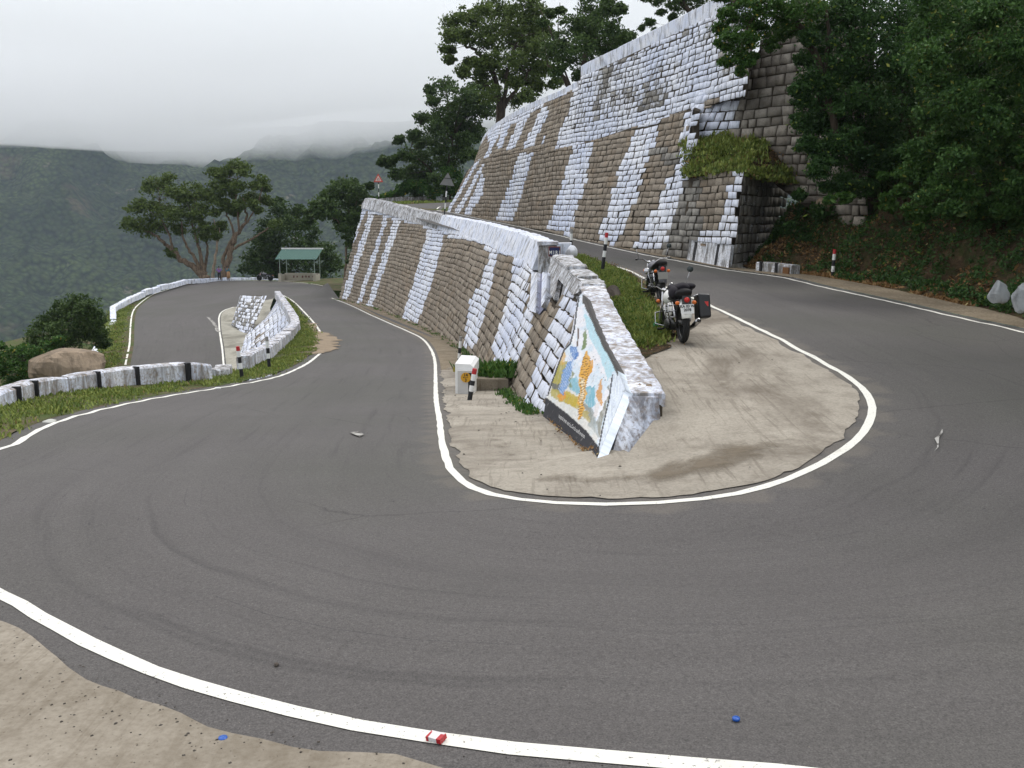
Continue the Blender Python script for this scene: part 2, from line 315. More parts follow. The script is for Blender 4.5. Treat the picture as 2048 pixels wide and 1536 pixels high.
# which way is outward?
def orient(p, d, ref):
    a, b = offs(p, d), offs(p, -d); m = len(p) // 2
    return a if np.linalg.norm(a[m, :2] - ref) < np.linalg.norm(b[m, :2] - ref) else b
R_in = orient(IN_s, .17, np.array([1.5, 13.])); R_in2 = orient(IN_s, .6, np.array([1.5, 13.])); R_out = orient(Aout_s, .32, np.array([1., 0.]))
Fe = orient(F_s, .3, np.array([-25., 200.])); Ce = orient(C_s, .15, np.array([-18., 72.]))
road = np.vstack([Ce, TIP, R_out, B_wrap, A_tail[::-1], R_in2[::-1], Fe[0:]])
LEX = []
def ribbon(name, p, wd, side, dz=.006, mat=LINE, breaks=()):
    p = np.asarray(p, float); t = np.gradient(p[:, :2], axis=0); t /= np.linalg.norm(t, axis=1)[:, None]
    n = np.c_[-t[:, 1], t[:, 0]] * wd / 2; a = p[:, :2] + n * (1 + .10 * RG.normal(size=(len(p), 1))); b = p[:, :2] - n * (1 + .10 * RG.normal(size=(len(p), 1)))
    LEX.extend([a, b]); za, zb = H(a, side) + dz, H(b, side) + dz; m = len(p)
    V = np.vstack([np.c_[a, za], np.c_[b, zb]]); Fc = [(i, i + m, i + 1 + m, i + 1) for i in range(m - 1) if not any(b0 <= i < b1 for b0, b1 in breaks)]
    o = mesh(name, V, Fc, mat); o['kind'] = 'structure'; return o
ao = Aout_s[:len(smooth(A_out0, .3))]; pxa = PX(ao); gap = [i for i in range(len(ao)) if (640 < pxa[i, 0] < 656 and 663 < pxa[i, 1] < 699)]
ribbon('road_line', IN_s, .105, 'all'); ribbon('road_line', Aout_s, .112, 'all', breaks=((min(gap), max(gap)),) if gap else ())
ribbon('road_line', F_s, .12, 'all'); ribbon('road_line', C_s, .12, 'all')
bw = smooth(np.vstack([B_out[-2:], B_wrap]), .5); ribbon('road_line', bw, .12, 'all')
INX = np.vstack([orient(IN_s, d_, np.array([1.5, 13.]))[:, :2] for d_ in (.2, .34, .48)])
sheet('road', road, 'all', ASPH, 0., .7, uvf=path_uv, extra=np.vstack(LEX + [INX]))
# ---------------------------------------------------------------- big lower retaining wall, curves
BASE1_px = [(1205,915),(1150,877),(1090,832),(1060,812),(1030,790),(1003,768),(975,742),(950,716),(925,694),(880,669),(840,651),(800,634),(750,615),(700,603),(664,597)]
base1 = hits(BASE1_px, 'A')
TOP1 = yp([(1255,790,12.35),(1231,738,13.6),(1186,640,17),(1161,572,20.2),(1154,555,21.2),(1134,533,23.6),(1104,508,27),(1076,481,30.5),(1050,469,34),(1021,461,38),
 (959,444,47),(919,437,53),(884,430,58),(866,426,61),(837,420,65),(802,411,70),(776,405,73),(756,400,76),(729,396,79.5)])
def cols(p, key=1):
    p = p[np.argsort(p[:, key])]
    return lambda t: np.c_[[np.interp(t, p[:, key], p[:, j]) for j in range(3)]].T
b1f, t1f = cols(base1), cols(TOP1)
def surf_fn(bf, tf):
    def S(t, z):
        b, q = bf(t), tf(t); f = ((z - b[:, 2]) / np.maximum(q[:, 2] - b[:, 2], .05))[:, None]; r = b + (q - b) * f; r[:, 2] = z; return r
    return S
def stone_wall(name, bf, tf, t0, t1, sw, sh, painter, omit=None, parent=None, bulge=.008, tlow=None, mat=STONE, label=None, topf=None, gu=.05, lowz=.3):
    "dry masonry: every block of the face is modelled; bf/tf give the foot and head of the face at station t"
    S = surf_fn(bf, tf); ts = np.linspace(t0, t1, 400); b = bf(ts); L = np.r_[0, np.cumsum(np.linalg.norm(np.diff(b[:, :2], axis=0), axis=1))]
    q = tf(ts); zhi = (topf(ts) if topf else q[:, 2]); zmin, zmax = b[:, 2].min(), zhi.max(); rr = random.Random(len(name) * 7 + int(zmax * 10)); cells = []
    z = zmin - .1; row = 0
    while z < zmax:
        h = sh * rr.uniform(.85, 1.15); u = -rr.random() * sw
        while u < L[-1]:
            wd = sw * rr.uniform(.62, 1.4); c = (u + wd / 2)
            if 0 <= c <= L[-1]:
                tc_ = np.interp(c, L, ts); zb_ = np.interp(tc_, ts, b[:, 2]) if t1 > t0 else np.interp(-tc_, -ts, b[:, 2]); zt_ = np.interp(tc_, ts, zhi) if t1 > t0 else np.interp(-tc_, -ts, zhi)
                za, zc = max(z, zb_ - .12), min(z + h, zt_)
                if zc - za > .3 * h: cells.append((max(u, 0), min(u + wd, L[-1]), za, zc, rr.random(), rr.random()))
            u += wd
        z += h; row += 1
    c = np.array(cells); K = 4; g = np.array([0, .06, .94, 1.]); gi, gj = np.meshgrid(g, g, indexing='ij'); gi, gj = gi.ravel(), gj.ravel(); n = len(c)
    gap = gu / 2; U = c[:, 0:1] + gap + (c[:, 1:2] - c[:, 0:1] - 2 * gap) * gi; gap = .011; Z = c[:, 2:3] + gap + (c[:, 3:4] - c[:, 2:3] - 2 * gap) * gj
    U = U + RG.uniform(-.03, .03, (n, 4))[:, (gi > .5) * 2 + (gj > .5) * 1] + RG.uniform(-.006, .006, U.shape); Z = Z + RG.uniform(-.022, .022, (n, 4))[:, (gi > .5) * 2 + (gj > .5) * 1]
    wv = .05 * np.sin(U * .35 + 1) + .015 * np.sin(U * 1.7)
    Z = Z + wv * ((np.abs(c[:, 3:4] - zmax) > .3))
    T = np.interp(U.ravel(), L, ts); pos = S(T, Z.ravel()); e = .01 * (1 if t1 > t0 else -1)
    d1 = S(T + e, Z.ravel()) - pos; d2 = S(T, Z.ravel() + .01) - pos; nr = np.cross(d1, d2); nr /= np.linalg.norm(nr, axis=1)[:, None] + 1e-9
    mid = pos.mean(0)
    if np.dot(nr.mean(0), -mid) < 0: nr = -nr
    prof = np.minimum(1, 17 * np.minimum(np.minimum(gi, 1 - gi), np.minimum(gj, 1 - gj))); edge = (prof == 0)
    out_ = np.where(edge[None, :], -.022, bulge * prof[None, :] * (.5 + c[:, 4:5])) + RG.uniform(-.007, .007, U.shape) + (c[:, 5:6] - .5) * .03 + (gi - .5)[None] * RG.uniform(-.03, .03, (n, 1)) + (gj - .5)[None] * RG.uniform(-.02, .02, (n, 1))
    V = pos + nr * out_.ravel()[:, None]
    cen = pos.reshape(n, 16, 3).mean(1); px = PX(cen); pk = painter(px, cen); keep = np.ones(n, bool)
    if omit is not None: keep = ~omit(px, cen)
    q4 = np.array([(i * K + j, (i + 1) * K + j, (i + 1) * K + j + 1, i * K + j + 1) for i in range(K - 1) for j in range(K - 1)])
    idx = np.where(keep)[0]; V = V.reshape(n, 16, 3)[idx].reshape(-1, 3); m = len(idx)
    Fc = (q4[None] + (np.arange(m) * 16)[:, None, None]).reshape(-1, 4)
    col = np.zeros((m, 16, 3)); col[..., 0] = pk[0][idx][:, None]; col[..., 1] = np.clip(c[idx, 5] * .9 + .05, 0, 1)[:, None]; col[..., 2] = pk[1][idx][:, None]; col[:, edge, 0] *= .25; col[:, edge, 1] = 0
    o = mesh(name, V, Fc, mat, parent, False, col.reshape(-1, 3))
    # backing body
    nb = 90; ins = .45 * np.sign(t1 - t0); tb = np.linspace(t0 + ins, t1 - ins, nb); bb = bf(tb); qq = tf(tb)
    if topf: qq = S(tb, topf(tb))
    nn = np.interp(tb, ts, ts) * 0; dd = np.gradient(bb, axis=0); nrm = np.cross(dd, qq - bb); nrm /= np.linalg.norm(nrm, axis=1)[:, None] + 1e-9
    if np.dot(nrm.mean(0), -bb.mean(0)) < 0: nrm = -nrm
    a_, c_ = bb - nrm * .03 - np.array([0, 0, lowz]), qq - nrm * .03; d_ = qq - nrm * .3; e_ = bb - nrm * .3 - np.array([0, 0, lowz])
    VV = np.vstack([a_, c_, d_, e_]); FF = [(k * nb + i, k * nb + i + 1, ((k + 1) % 4) * nb + i + 1, ((k + 1) % 4) * nb + i) for k in range(4) for i in range(nb - 1)]
    FF += [(0, nb, 2 * nb, 3 * nb), (nb - 1, 2 * nb - 1, 3 * nb - 1, 4 * nb - 1)]
    return o, mesh('mortar_core', VV, FF, MORT, parent)
def painter(polys, grey=None, base=0., band=None):
    def f(px, cen):
        p = np.full(len(px), float(base)); k = np.zeros(len(px))
        for item in polys:
            q, v = (item if isinstance(item, tuple) and isinstance(item[1], float) else (item, 1.)); p[inpoly(px, q)] = v
        for q in (grey or ()): k[inpoly(px, q)] = 1
        p = np.clip(p * RG.uniform(.82, 1.08, len(p)), 0, 1); return p, k
    return f
S1 = [[(727,412),(735,414),(673,574),(660,574)],
 [(741,420),(751,420),(697,597),(682,597)], [(772,420),(781,420),(723,606),(714,606)], [(794,420),(808,420),(744,614),(733,612)],
 [(862,436),(895,440),(866,560),(835,645),(802,641),(828,560)], [(986,490),(996,500),(978,596),(951,690),(926,700),(948,600)],
 [(940,600),(955,570),(962,575),(945,640),(930,660)],
 [(1030,505),(1066,515),(1052,600),(1036,690),(1006,745),(988,735),(985,690),(1012,610)],
 [(1040,650),(1062,600),(1072,600),(1052,690),(1030,730),(1020,720)],
 [(1128,583),(1160,583),(1135,680),(1100,770),(1088,838),(1040,812),(1060,760),(1088,680)],
 [(1066,520),(1110,540),(1108,610),(1080,610)],
 [(729,396),(1110,490),(1110,560),(1060,520),(1000,512),(960,490),(900,475),(840,452),(729,424)]]
MURAL_POLY = [(1155,572),(1180,600),(1152,660),(1144,690),(1124,735),(1104,790),(1100,812),(1085,836),(1090,842),(1210,925),(1262,900),(1270,780),(1240,730),(1200,640),(1165,565)]
PARW = .5
parz = lambda t: t1f(t)[:, 2] - .8
wall1 = wthing('retaining_wall', (1.2, 12, -3.2), 'huge sloping stone retaining wall with white stripes below the upper road, with a painted mural at its near end', 'retaining wall')
def om1(px, cen): return inpoly(px, MURAL_POLY) | (cen[:, 1] < 16) & (px[:, 0] > 1150)
stone_wall('stone_face', b1f, t1f, 12.2, 79.4, .47, .25, painter(S1), om1, wall1, gu=.032, topf=lambda t: np.where(t > 22, parz(t), t1f(t)[:, 2] - .25))
# ---------------------------------------------------------------- right side wall
BW = yp([(1465,535,33.4),(1380,520,36.2),(1290,502,39.5),(1200,483,43.5),(1140,471,47.5),(1030,447,60),(960,435,67),(893,423,75)])
MID = yp([(1500,180,34.5),(1420,196,37.6),(1390,214,38.6),(1340,232,40.5),(1270,252,43.5),(1180,282,48),(1110,300,52),(1060,302,56),(1000,310,63),(960,318,69),(930,345,77.5)])
TOPL = yp([(1490,345,34.0),(1385,345,37.0)])
TOP2 = yp([(1640,-100,31.5),(1520,-45,35.2),(1435,-4,39.2),(1300,64,44.5),(1163,131,51),(1161,160,51.1),(1120,181,54.5),(1080,198,58),(1040,218,62.5),(1000,241,68),(975,262,72.5),(962,285,76)])
# ---------------------------------------------------------------- shape helpers
def wall_inv(q, bf, tf, tr):
    S = surf_fn(bf, tf); gt = np.linspace(tr[0], tr[1], 160); b, h = bf(gt), tf(gt); ff = np.linspace(-.05, 1.05, 30)
    T, Fq = np.meshgrid(gt, ff); T = T.ravel(); Z = (b[:, 2][None] + (h[:, 2] - b[:, 2])[None] * ff[:, None]).ravel(); G = PX(S(T, Z))
    k = np.array([((G - p) ** 2).sum(1).argmin() for p in q]); t, z = T[k].copy(), Z[k].copy()
    for _ in range(12):
        p0 = PX(S(t, z)); jt = (PX(S(t + .01, z)) - p0) / .01; jz = (PX(S(t, z + .01)) - p0) / .01; r = q - p0
        det = jt[:, 0] * jz[:, 1] - jt[:, 1] * jz[:, 0]; det = np.where(abs(det) < 1e-6, 1e-6, det)
        t = np.clip(t + np.clip((r[:, 0] * jz[:, 1] - r[:, 1] * jz[:, 0]) / det, -1, 1), tr[0], tr[1]); z = z + np.clip((jt[:, 0] * r[:, 1] - jt[:, 1] * r[:, 0]) / det, -.4, .4)
    pos = S(t, z); d1 = S(t + .01, z) - pos; d2 = S(t, z + .01) - pos; nr = np.cross(d1, d2); nr /= np.linalg.norm(nr, axis=1)[:, None] + 1e-9
    nr = nr.mean(0); nr /= np.linalg.norm(nr)
    if np.dot(nr, -pos.mean(0)) < 0: nr = -nr
    return pos, nr
def patch(name, pxpoly, bf, tf, tr, mat, thick=.05, res=6, parent=None, colf=None):
    "a skin laid on a wall face inside a photo-pixel outline, given its own thickness"
    poly = np.array(pxpoly, float); lo_, hi_ = poly.min(0), poly.max(0)
    gx, gy = np.meshgrid(np.arange(lo_[0], hi_[0], res), np.arange(lo_[1], hi_[1], res)); pts = np.c_[gx.ravel(), gy.ravel()] + .37; pts = pts[inpoly(pts, poly)]
    rim = dens(np.vstack([poly, poly[:1]]), res)[:-1]; n = len(rim)
    v, e, f, *_ = delaunay_2d_cdt([Vector(p) for p in rim] + [Vector(p) for p in pts], [(i, (i + 1) % n) for i in range(n)], [], 1, 1e-4)
    q = np.array([tuple(p) for p in v]); pos, nr = wall_inv(q, bf, tf, tr)
    top = pos + nr * thick; low = pos[:n] - nr * .06; m = len(pos)
    V = np.vstack([top, low]); Fc = [tuple(x) for x in f] + [(i, (i + 1) % n, m + (i + 1) % n, m + i) for i in range(n)]
    col = np.zeros((len(V), 3))
    if colf: col[:m] = colf(q); col[m:] = col[:n]
    return mesh(name, V, Fc, mat, parent, True, col if colf else None)
def box_vf(c, s, rz=0., jit=0.):
    x, y, z = [v / 2 for v in s]; V = np.array([(a * x, b * y, d * z) for d in (-1, 1) for b in (-1, 1) for a in (-1, 1)], float)
    if jit: V += RG.uniform(-jit, jit, V.shape)
    cz, sz = math.cos(rz), math.sin(rz); V = np.c_[V[:, 0] * cz - V[:, 1] * sz, V[:, 0] * sz + V[:, 1] * cz, V[:, 2]] + np.array(c)
    return V, [(0, 2, 3, 1), (4, 5, 7, 6), (0, 1, 5, 4), (2, 6, 7, 3), (0, 4, 6, 2), (1, 3, 7, 5)]
class Geo:
    def __init__(s): s.V = []; s.F = []; s.n = 0
    def add(s, V, Fc): s.V.append(np.asarray(V, float)); s.F += [tuple(i + s.n for i in f) for f in Fc]; s.n += len(V); return s
    def box(s, c, sz, rz=0., jit=0.): return s.add(*box_vf(c, sz, rz, jit))
    def tube(s, pts, rad, seg=8, cap=True):
        pts = np.asarray(pts, float); m = len(pts); rad = np.broadcast_to(rad, (m,)); V = []; t = np.gradient(pts, axis=0); t /= np.linalg.norm(t, axis=1)[:, None] + 1e-9
        up = np.array([0, 0, 1.]) if abs(t[0, 2]) < .9 else np.array([1., 0, 0])
        for i in range(m):
            a = np.cross(t[i], up); a /= np.linalg.norm(a) + 1e-9; b = np.cross(a, t[i]); up = b if abs(np.dot(b, b)) > .1 else up
            for k in range(seg): w_ = 2 * math.pi * k / seg; V.append(pts[i] + rad[i] * (a * math.cos(w_) + b * math.sin(w_)))
        Fc = [(i * seg + k, i * seg + (k + 1) % seg, (i + 1) * seg + (k + 1) % seg, (i + 1) * seg + k) for i in range(m - 1) for k in range(seg)]
        if cap: Fc += [tuple(range(seg))[::-1], tuple((m - 1) * seg + k for k in range(seg))]
        return s.add(V, Fc)
    def lathe(s, prof, c=(0, 0, 0), axis='z', seg=20):
        V = []; n = len(prof)
        for r, h in prof:
            for k in range(seg):
                w_ = 2 * math.pi * k / seg; x, y = r * math.cos(w_), r * math.sin(w_)
                V.append({'z': (x, y, h), 'y': (x, h, y), 'x': (h, x, y)}[axis])
        V = np.array(V) + np.array(c); Fc = [(i * seg + k, i * seg + (k + 1) % seg, (i + 1) * seg + (k + 1) % seg, (i + 1) * seg + k) for i in range(n - 1) for k in range(seg)]
        if prof[0][0] > .001: Fc.append(tuple(range(seg))[::-1])
        if prof[-1][0] > .001: Fc.append(tuple((n - 1) * seg + k for k in range(seg)))
        return s.add(V, Fc)
    def ell(s, c, r, seg=14, rings=9, rot=None):
        V = []
        for i in range(rings + 1):
            a = math.pi * i / rings
            for k in range(seg): w_ = 2 * math.pi * k / seg; V.append((math.sin(a) * math.cos(w_) * r[0], math.sin(a) * math.sin(w_) * r[1], math.cos(a) * r[2]))
        V = np.array(V)
        if rot is not None: V = V @ np.array(rot).T
        Fc = [(i * seg + k, i * seg + (k + 1) % seg, (i + 1) * seg + (k + 1) % seg, (i + 1) * seg + k) for i in range(rings) for k in range(seg)]
        return s.add(V + np.array(c), Fc)
    def prism(s, poly, h0, h1, f=lambda x, y, h: (x, y, h)):
        n = len(poly); V = [f(x, y, h0) for x, y in poly] + [f(x, y, h1) for x, y in poly]
        return s.add(V, [tuple(range(n))[::-1], tuple(range(n, 2 * n))] + [(i, (i + 1) % n, n + (i + 1) % n, n + i) for i in range(n)])
    def make(s, name, mat, parent=None, sm=False, loc=None): return mesh(name, np.vstack(s.V), s.F, mat, parent, sm, loc=loc)
def blocks(name, path, width, height, seg, mat, parent=None, gap=.012, jit=.012, side=1, ch=.03, steps=None, zjit=.0, flare=0.):
    "run of masonry blocks; path = upper edge on the near side (3D), width to the side, height downwards"
    p = np.asarray(path, float); L = np.r_[0, np.cumsum(np.linalg.norm(np.diff(p[:, :2], axis=0), axis=1))]; g = Geo(); rr = random.Random(int(L[-1] * 100)); u = 0
    at = lambda t: np.array([np.interp(t, L, p[:, j]) for j in range(3)])
    while u < L[-1] - .05:
        v = min(L[-1], u + seg * rr.uniform(.8, 1.25));
        if L[-1] - v < seg * .4: v = L[-1]
        a, b = at(u + gap), at(v - gap); d = (b - a)[:2]; d /= np.linalg.norm(d) + 1e-9; nrm = np.array([-d[1], d[0], 0]) * side; dz = rr.uniform(-zjit, zjit); k = max(2, int((v - u) / .35)); V = []
        for i in range(k + 1):
            c = at(u + gap + (v - u - 2 * gap) * i / k) + np.array([0, 0, dz]); w2 = width
            prof = [(-flare, -height), (-flare * .5, -height * .5), (-flare * ch / height, -ch), (ch, 0), (w2 / 2, .004), (w2 - ch, 0), (w2, -ch), (w2, -height)]
            e = ch * .6 if i in (0, k) else 0
            for x_, z_ in prof: V.append(c + nrm * (x_ + (e if x_ < w2 / 2 else -e)) + np.array([0, 0, z_ - (e if z_ > -ch * 1.5 else 0)]) + RG.uniform(-jit, jit, 3))
        n = 8; Fc = [(i * n + j, i * n + (j + 1) % n, (i + 1) * n + (j + 1) % n, (i + 1) * n + j) for i in range(k) for j in range(n)] + [tuple(range(n)), tuple(k * n + j for j in range(n))[::-1]]
        g.add(V, Fc); u = v
    return g.make(name, mat, parent)
BLACK = plain('black_paint', (.012, .012, .014), .6); WHITE = plain('white_paint', (.74, .74, .72), .55, var=.06); RED = plain('red_paint', (.42, .02, .025), .45, var=.05)
# ---------------------------------------------------------------- wall 1: end block, coping, parapet, pillar
g = Geo(); tl, tr_ = P(1256, 792, y=12.35), P(1317, 795, y=12.3); bl = base1[0] + [.03, -.05, -.3]; br = P(1327, 866, z=-2.93) + [0, 0, -.3]
k1 = np.array([-.05, 1.5, .12]); nn = 7; V = []
for i in range(nn):
    for j in range(nn):
        f_, h_ = i / (nn - 1), j / (nn - 1); p = (bl * (1 - f_) + br * f_) * (1 - h_) + (tl * (1 - f_) + tr_ * f_) * h_; V.append(p + np.array([0, -1, 0]) * .03 * vnoise([[f_ * 3, h_ * 3]], 3)[0])
Fc = [(i * nn + j, (i + 1) * nn + j, (i + 1) * nn + j + 1, i * nn + j + 1) for i in range(nn - 1) for j in range(nn - 1)]; n0 = len(V)
ring = [0, nn * (nn - 1), nn * nn - 1, nn - 1]; V += [V[i] + k1 for i in ring]
V[n0 + 2] = tr_ + np.array([.02, 1.5, .2]); V[n0 + 3] = tl + np.array([-.02, 1.5, .2])
Fc += [tuple(range(0, nn * nn, nn))[::1] + (n0 + 1, n0), (nn * (nn - 1),) + tuple(nn * (nn - 1) + j for j in range(1, nn)) + (n0 + 2, n0 + 1), tuple(i * nn + nn - 1 for i in range(nn))[::-1] + (n0 + 3, n0 + 2), tuple(range(nn)) [::-1]+ (n0, n0 + 3)]
mesh('end_block', V, Fc, mat_plaster('end_face_grime', .95, 1, (.16, .16, .175)), wall1)
sel = TOP1[:4][::-1]; capp = dens(sel, .6) + np.array([-.03, 0, .03]); capp[-1] += [0, .0, 0]
blocks('coping', capp, .56, .20, .62, WWC, wall1, gap=.005, jit=.006, side=1, ch=.02)
body = np.vstack([(sel + np.array([.03, 0, -.12]))]); blocks('wall_body', body, .47, 1.4, 3, MORT, wall1, gap=-.01, jit=0, side=1)
st = [(P(1162,566,y=20.1), P(1155,556,y=21.3)), (P(1152,552,y=21.4), P(1137,537,y=23.4)), (P(1133,532,y=23.5), P(1105,508,y=27.6))]
for a, b in st: blocks('parapet_block', np.array([a, b]), .55, 1.2, 9, WWD, wall1, gap=.005, jit=.02, side=-1, ch=.03, flare=.42)
pt = TOP1[(TOP1[:, 1] > 29) & (TOP1[:, 1] < 60)]; pt = np.vstack([P(1085, 485, y=29.6), pt]); pf = np.array([-.06, 0, 0])
o = blocks('parapet', smooth(pt, .8) + pf * .3, .55, .86, 5.5, WWB, wall1, gap=.0, jit=.02, side=-1, ch=.025, flare=.34)
pt2 = TOP1[TOP1[:, 1] > 57]; blocks('parapet_far', smooth(pt2, .8) + pf * .3, .55, .86, 1.6, WWD, wall1, gap=.01, jit=.03, side=-1, ch=.04, flare=.34).name = 'parapet'
# end wall of the parapet that faces down the road, and the pillar with its drain recess
g = Geo(); e0, e1 = P(1104, 483, y=29.6), P(1143, 486, y=29.9); g.box(((e0 + e1) / 2 + [0, .35, -.5]), (.66, .7, .95), -.05, .01); g.make('parapet_end', WWB, wall1)
pc = P(1094, 489, y=28.9); g = Geo(); g.box(pc + [0.02, .15, -.62], (.56, .75, 1.2), .0, .015); g.make('pillar', WWD, wall1)
g = Geo(); g.box(pc + [.02, .13, .04], (.64, .85, .1), 0, .01); g.make('pillar_cap', WWC, wall1)
patch('drain_jamb', [(1070,546),(1083,548),(1080,630),(1066,624)], b1f, t1f, (20, 40), WWB, .12, 5, wall1)
patch('drain_jamb', [(1092,548),(1104,549),(1098,606),(1090,618)], b1f, t1f, (20, 40), WWB, .12, 5, wall1)
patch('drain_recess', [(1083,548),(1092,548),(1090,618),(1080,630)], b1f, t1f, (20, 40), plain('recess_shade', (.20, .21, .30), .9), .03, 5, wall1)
patch('plaster_patch', [(1104,515),(1160,560),(1163,585),(1150,592),(1120,560),(1112,600),(1104,590)], b1f, t1f, (18, 32), WWD, .05, 5, wall1)
# ---------------------------------------------------------------- mural
def mural_col(q):
    n = len(q); x, y = q[:, 0], q[:, 1]; nz = fbm(q * .09, 3, 3); st = fbm(np.c_[q[:, 0] * .5, q[:, 1] * .07], 3, 4); c = np.tile(np.array([.80, .80, .84]), (n, 1)); c = c - np.clip(.5 + nz, 0, 1)[:, None] * np.array([.16, .07, .03])
    def put(poly, col, a=1., soft=0.):
        w_ = inpoly(q + np.c_[nz * 3 * (soft > 0), nz * 5 * (soft > 0)], poly).astype(float) * a; w_ = w_ * np.clip(1 + st * soft, 0, 1)
        c[:] = c * (1 - w_[:, None]) + np.array(col) * w_[:, None]
    put([(1172,630),(1186,640),(1218,690),(1240,748),(1222,765),(1206,715),(1186,680)], (.42, .66, .74), .85, .3)
    put([(1105,745),(1140,740),(1180,800),(1200,860),(1205,895),(1090,840),(1100,790)], (.62, .60, .52), .7, .3)
    put([(1112,735),(1124,722),(1148,728),(1122,790),(1107,772)], (.36, .32, .06), .95, .3); put([(1118,722),(1132,700),(1138,712),(1128,735)], (.62, .38, .08), .8, .6)
    put([(1105,768),(1124,765),(1128,790),(1112,785)], (.11, .12, .13), .9, .4)
    put([(1108,776),(1125,782),(1165,800),(1165,818),(1130,808),(1106,795)], (.42, .36, .10), .9, .3)
    put([(1138,785),(1165,795),(1175,812),(1160,822),(1136,808)], (.50, .38, .05), .9, .25)
    put([(1122,790),(1136,785),(1138,800),(1128,806),(1118,794)], (.66, .30, .05), .95, .3)
    put([(1146,765),(1160,756),(1168,775),(1160,790),(1146,782)], (.20, .45, .55), .9, .4); put([(1142,760),(1150,755),(1150,778),(1140,780)], (.18, .22, .06), .8, .4)
    put([(1150,745),(1156,750),(1148,762)], (.2, .22, .08), .8)
    put([(1176,780),(1198,775),(1197,812),(1188,820),(1176,808)], (.16, .42, .52), .9, .45)
    put([(1172,812),(1190,818),(1200,840),(1196,862),(1186,845)], (.16, .19, .17), .75, .4); put([(1164,818),(1184,826),(1184,846),(1166,832)], (.40, .32, .08), .85, .3)
    put([(1186,838),(1200,846),(1206,880),(1192,862),(1180,850)], (.34, .38, .38), .8, .4)
    put([(1216,805),(1226,775),(1229,790),(1214,850),(1206,880),(1200,850)], (.22, .21, .15), .85, .5)
    put([(1199,796),(1207,773),(1213,762),(1211,800),(1208,814)], (.62, .33, .12), .95, .2)
    put([(1198,812),(1208,806),(1200,842),(1194,835)], (.72, .68, .66), .8)
    # blue plume, green post, tiger
    put([(1148,700),(1160,697),(1161,712),(1155,722),(1150,722)], (.10, .22, .50), 1, .3); put([(1140,728),(1152,722),(1150,742),(1144,775),(1130,792),(1121,780),(1130,752)], (.12, .26, .52), 1, .35)
    put([(1161,658),(1164,660),(1162,695),(1159,697)], (.13, .09, .07), 1); put([(1171,668),(1178,662),(1177,700),(1170,708)], (.20, .27, .13), 1, .2)
    put([(1178,708),(1182,706),(1185,720),(1183,740),(1180,760),(1177,790),(1174,815),(1170,835),(1166,846),(1162,842),(1166,815),(1160,810),(1163,790),(1166,760),(1170,730)], (.70, .38, .07), 1, .12)
    put([(1184,722),(1190,718),(1189,745),(1184,758),(1181,750)], (.66, .33, .06), 1, .3); put([(1169,760),(1175,758),(1173,800),(1168,820),(1166,800)], (.80, .70, .50), .9, .6)
    s_ = (np.sin(y * 1.3 + x * .4 + nz * 3) > .72) & inpoly(q, [(1172,716),(1189,716),(1182,760),(1170,840),(1162,842),(1164,790)]); c[s_] = (.16, .08, .03)
    s_ = (np.sin(y * .9 - x * 1.4 + nz * 2) > .35) & inpoly(q, [(1148,700),(1161,697),(1144,775),(1130,792),(1121,780)]); c[s_] = (.38, .50, .72)
    for k in range(12): put([(1190 + k * 2.6, 712 + k * 5.2), (1191.3 + k * 2.6, 711 + k * 5.2), (1191.6 + k * 2.6, 714 + k * 5.2)], (.05, .05, .06), .9)
    # dark border, base band, blank strip
    put([(1112,722),(1120,725),(1100,800),(1090,795)], (.1,.1,.1), 0)
    bl_ = np.array([(1163,598),(1158,625),(1154,660),(1146,690),(1134,702),(1122,732),(1112,760),(1105,780),(1102,792),(1092,796)], float); d = np.full(n, 9e9)
    for a, b in zip(bl_[:-1], bl_[1:]):
        k = np.clip(((q - a) @ (b - a)) / ((b - a) @ (b - a)), 0, 1); d = np.minimum(d, np.linalg.norm(q - a - k[:, None] * (b - a), axis=1))
    c[d < 1.5] = (.05, .05, .055)
    left = np.interp(y, bl_[:, 1], bl_[:, 0]); c[(x < left - 1.5) & (y < 800)] = (.62, .64, .70)
    base_l = np.interp(x, [1090, 1098, 1140, 1180, 1205], [797, 798, 830, 865, 897]); band = (y > base_l) & (x < 1208); c[band] = np.array([.035, .035, .04])
    rl = np.interp(y, [745, 800, 850, 897, 925], [1233, 1226, 1215, 1206, 1204]); strip = (x > rl + 1.2) & (y > 752); c[strip] = np.clip(np.array([.66, .72, .80]) + .1 * st[strip][:, None], 0, .85)
    c[(abs(x - rl) < 1.3) & (y > 752)] = (.04, .04, .045)
    top = np.interp(x, [1172, 1186, 1200, 1214, 1228, 1243], [606, 636, 668, 698, 722, 752]) + nz * 2; c[(y < top + 3) & (x > 1170) & (x < 1243)] = np.array([.10, .095, .09])
    c *= (1 + .10 * fbm(q * .6, 2, 9))[:, None]; return np.clip(c, 0, .85)
mm = Mt('mural_paint', .85, .2); MURALM = mm.out(mm.mix(mm.ramp(mm.noise(5, 5, .7), ((.28, .7), (.4, 0))), mm.attr(), (.32, .31, .30)), mm.noise(8, 4), .3, .01)
MU = [(1168,590),(1176,598),(1188,632),(1202,664),(1216,694),(1232,725),(1246,752),(1262,792),(1256,830),(1246,870),(1236,900),(1216,917),(1205,922),(1190,908),(1150,880),(1092,836),(1096,812),(1096,800),(1104,776),(1118,730),(1130,704),(1143,690),(1150,660),(1156,620),(1162,596)]
patch('mural', MU, b1f, t1f, (11.0, 24), MURALM, .06, 1.6, wall1, mural_col)
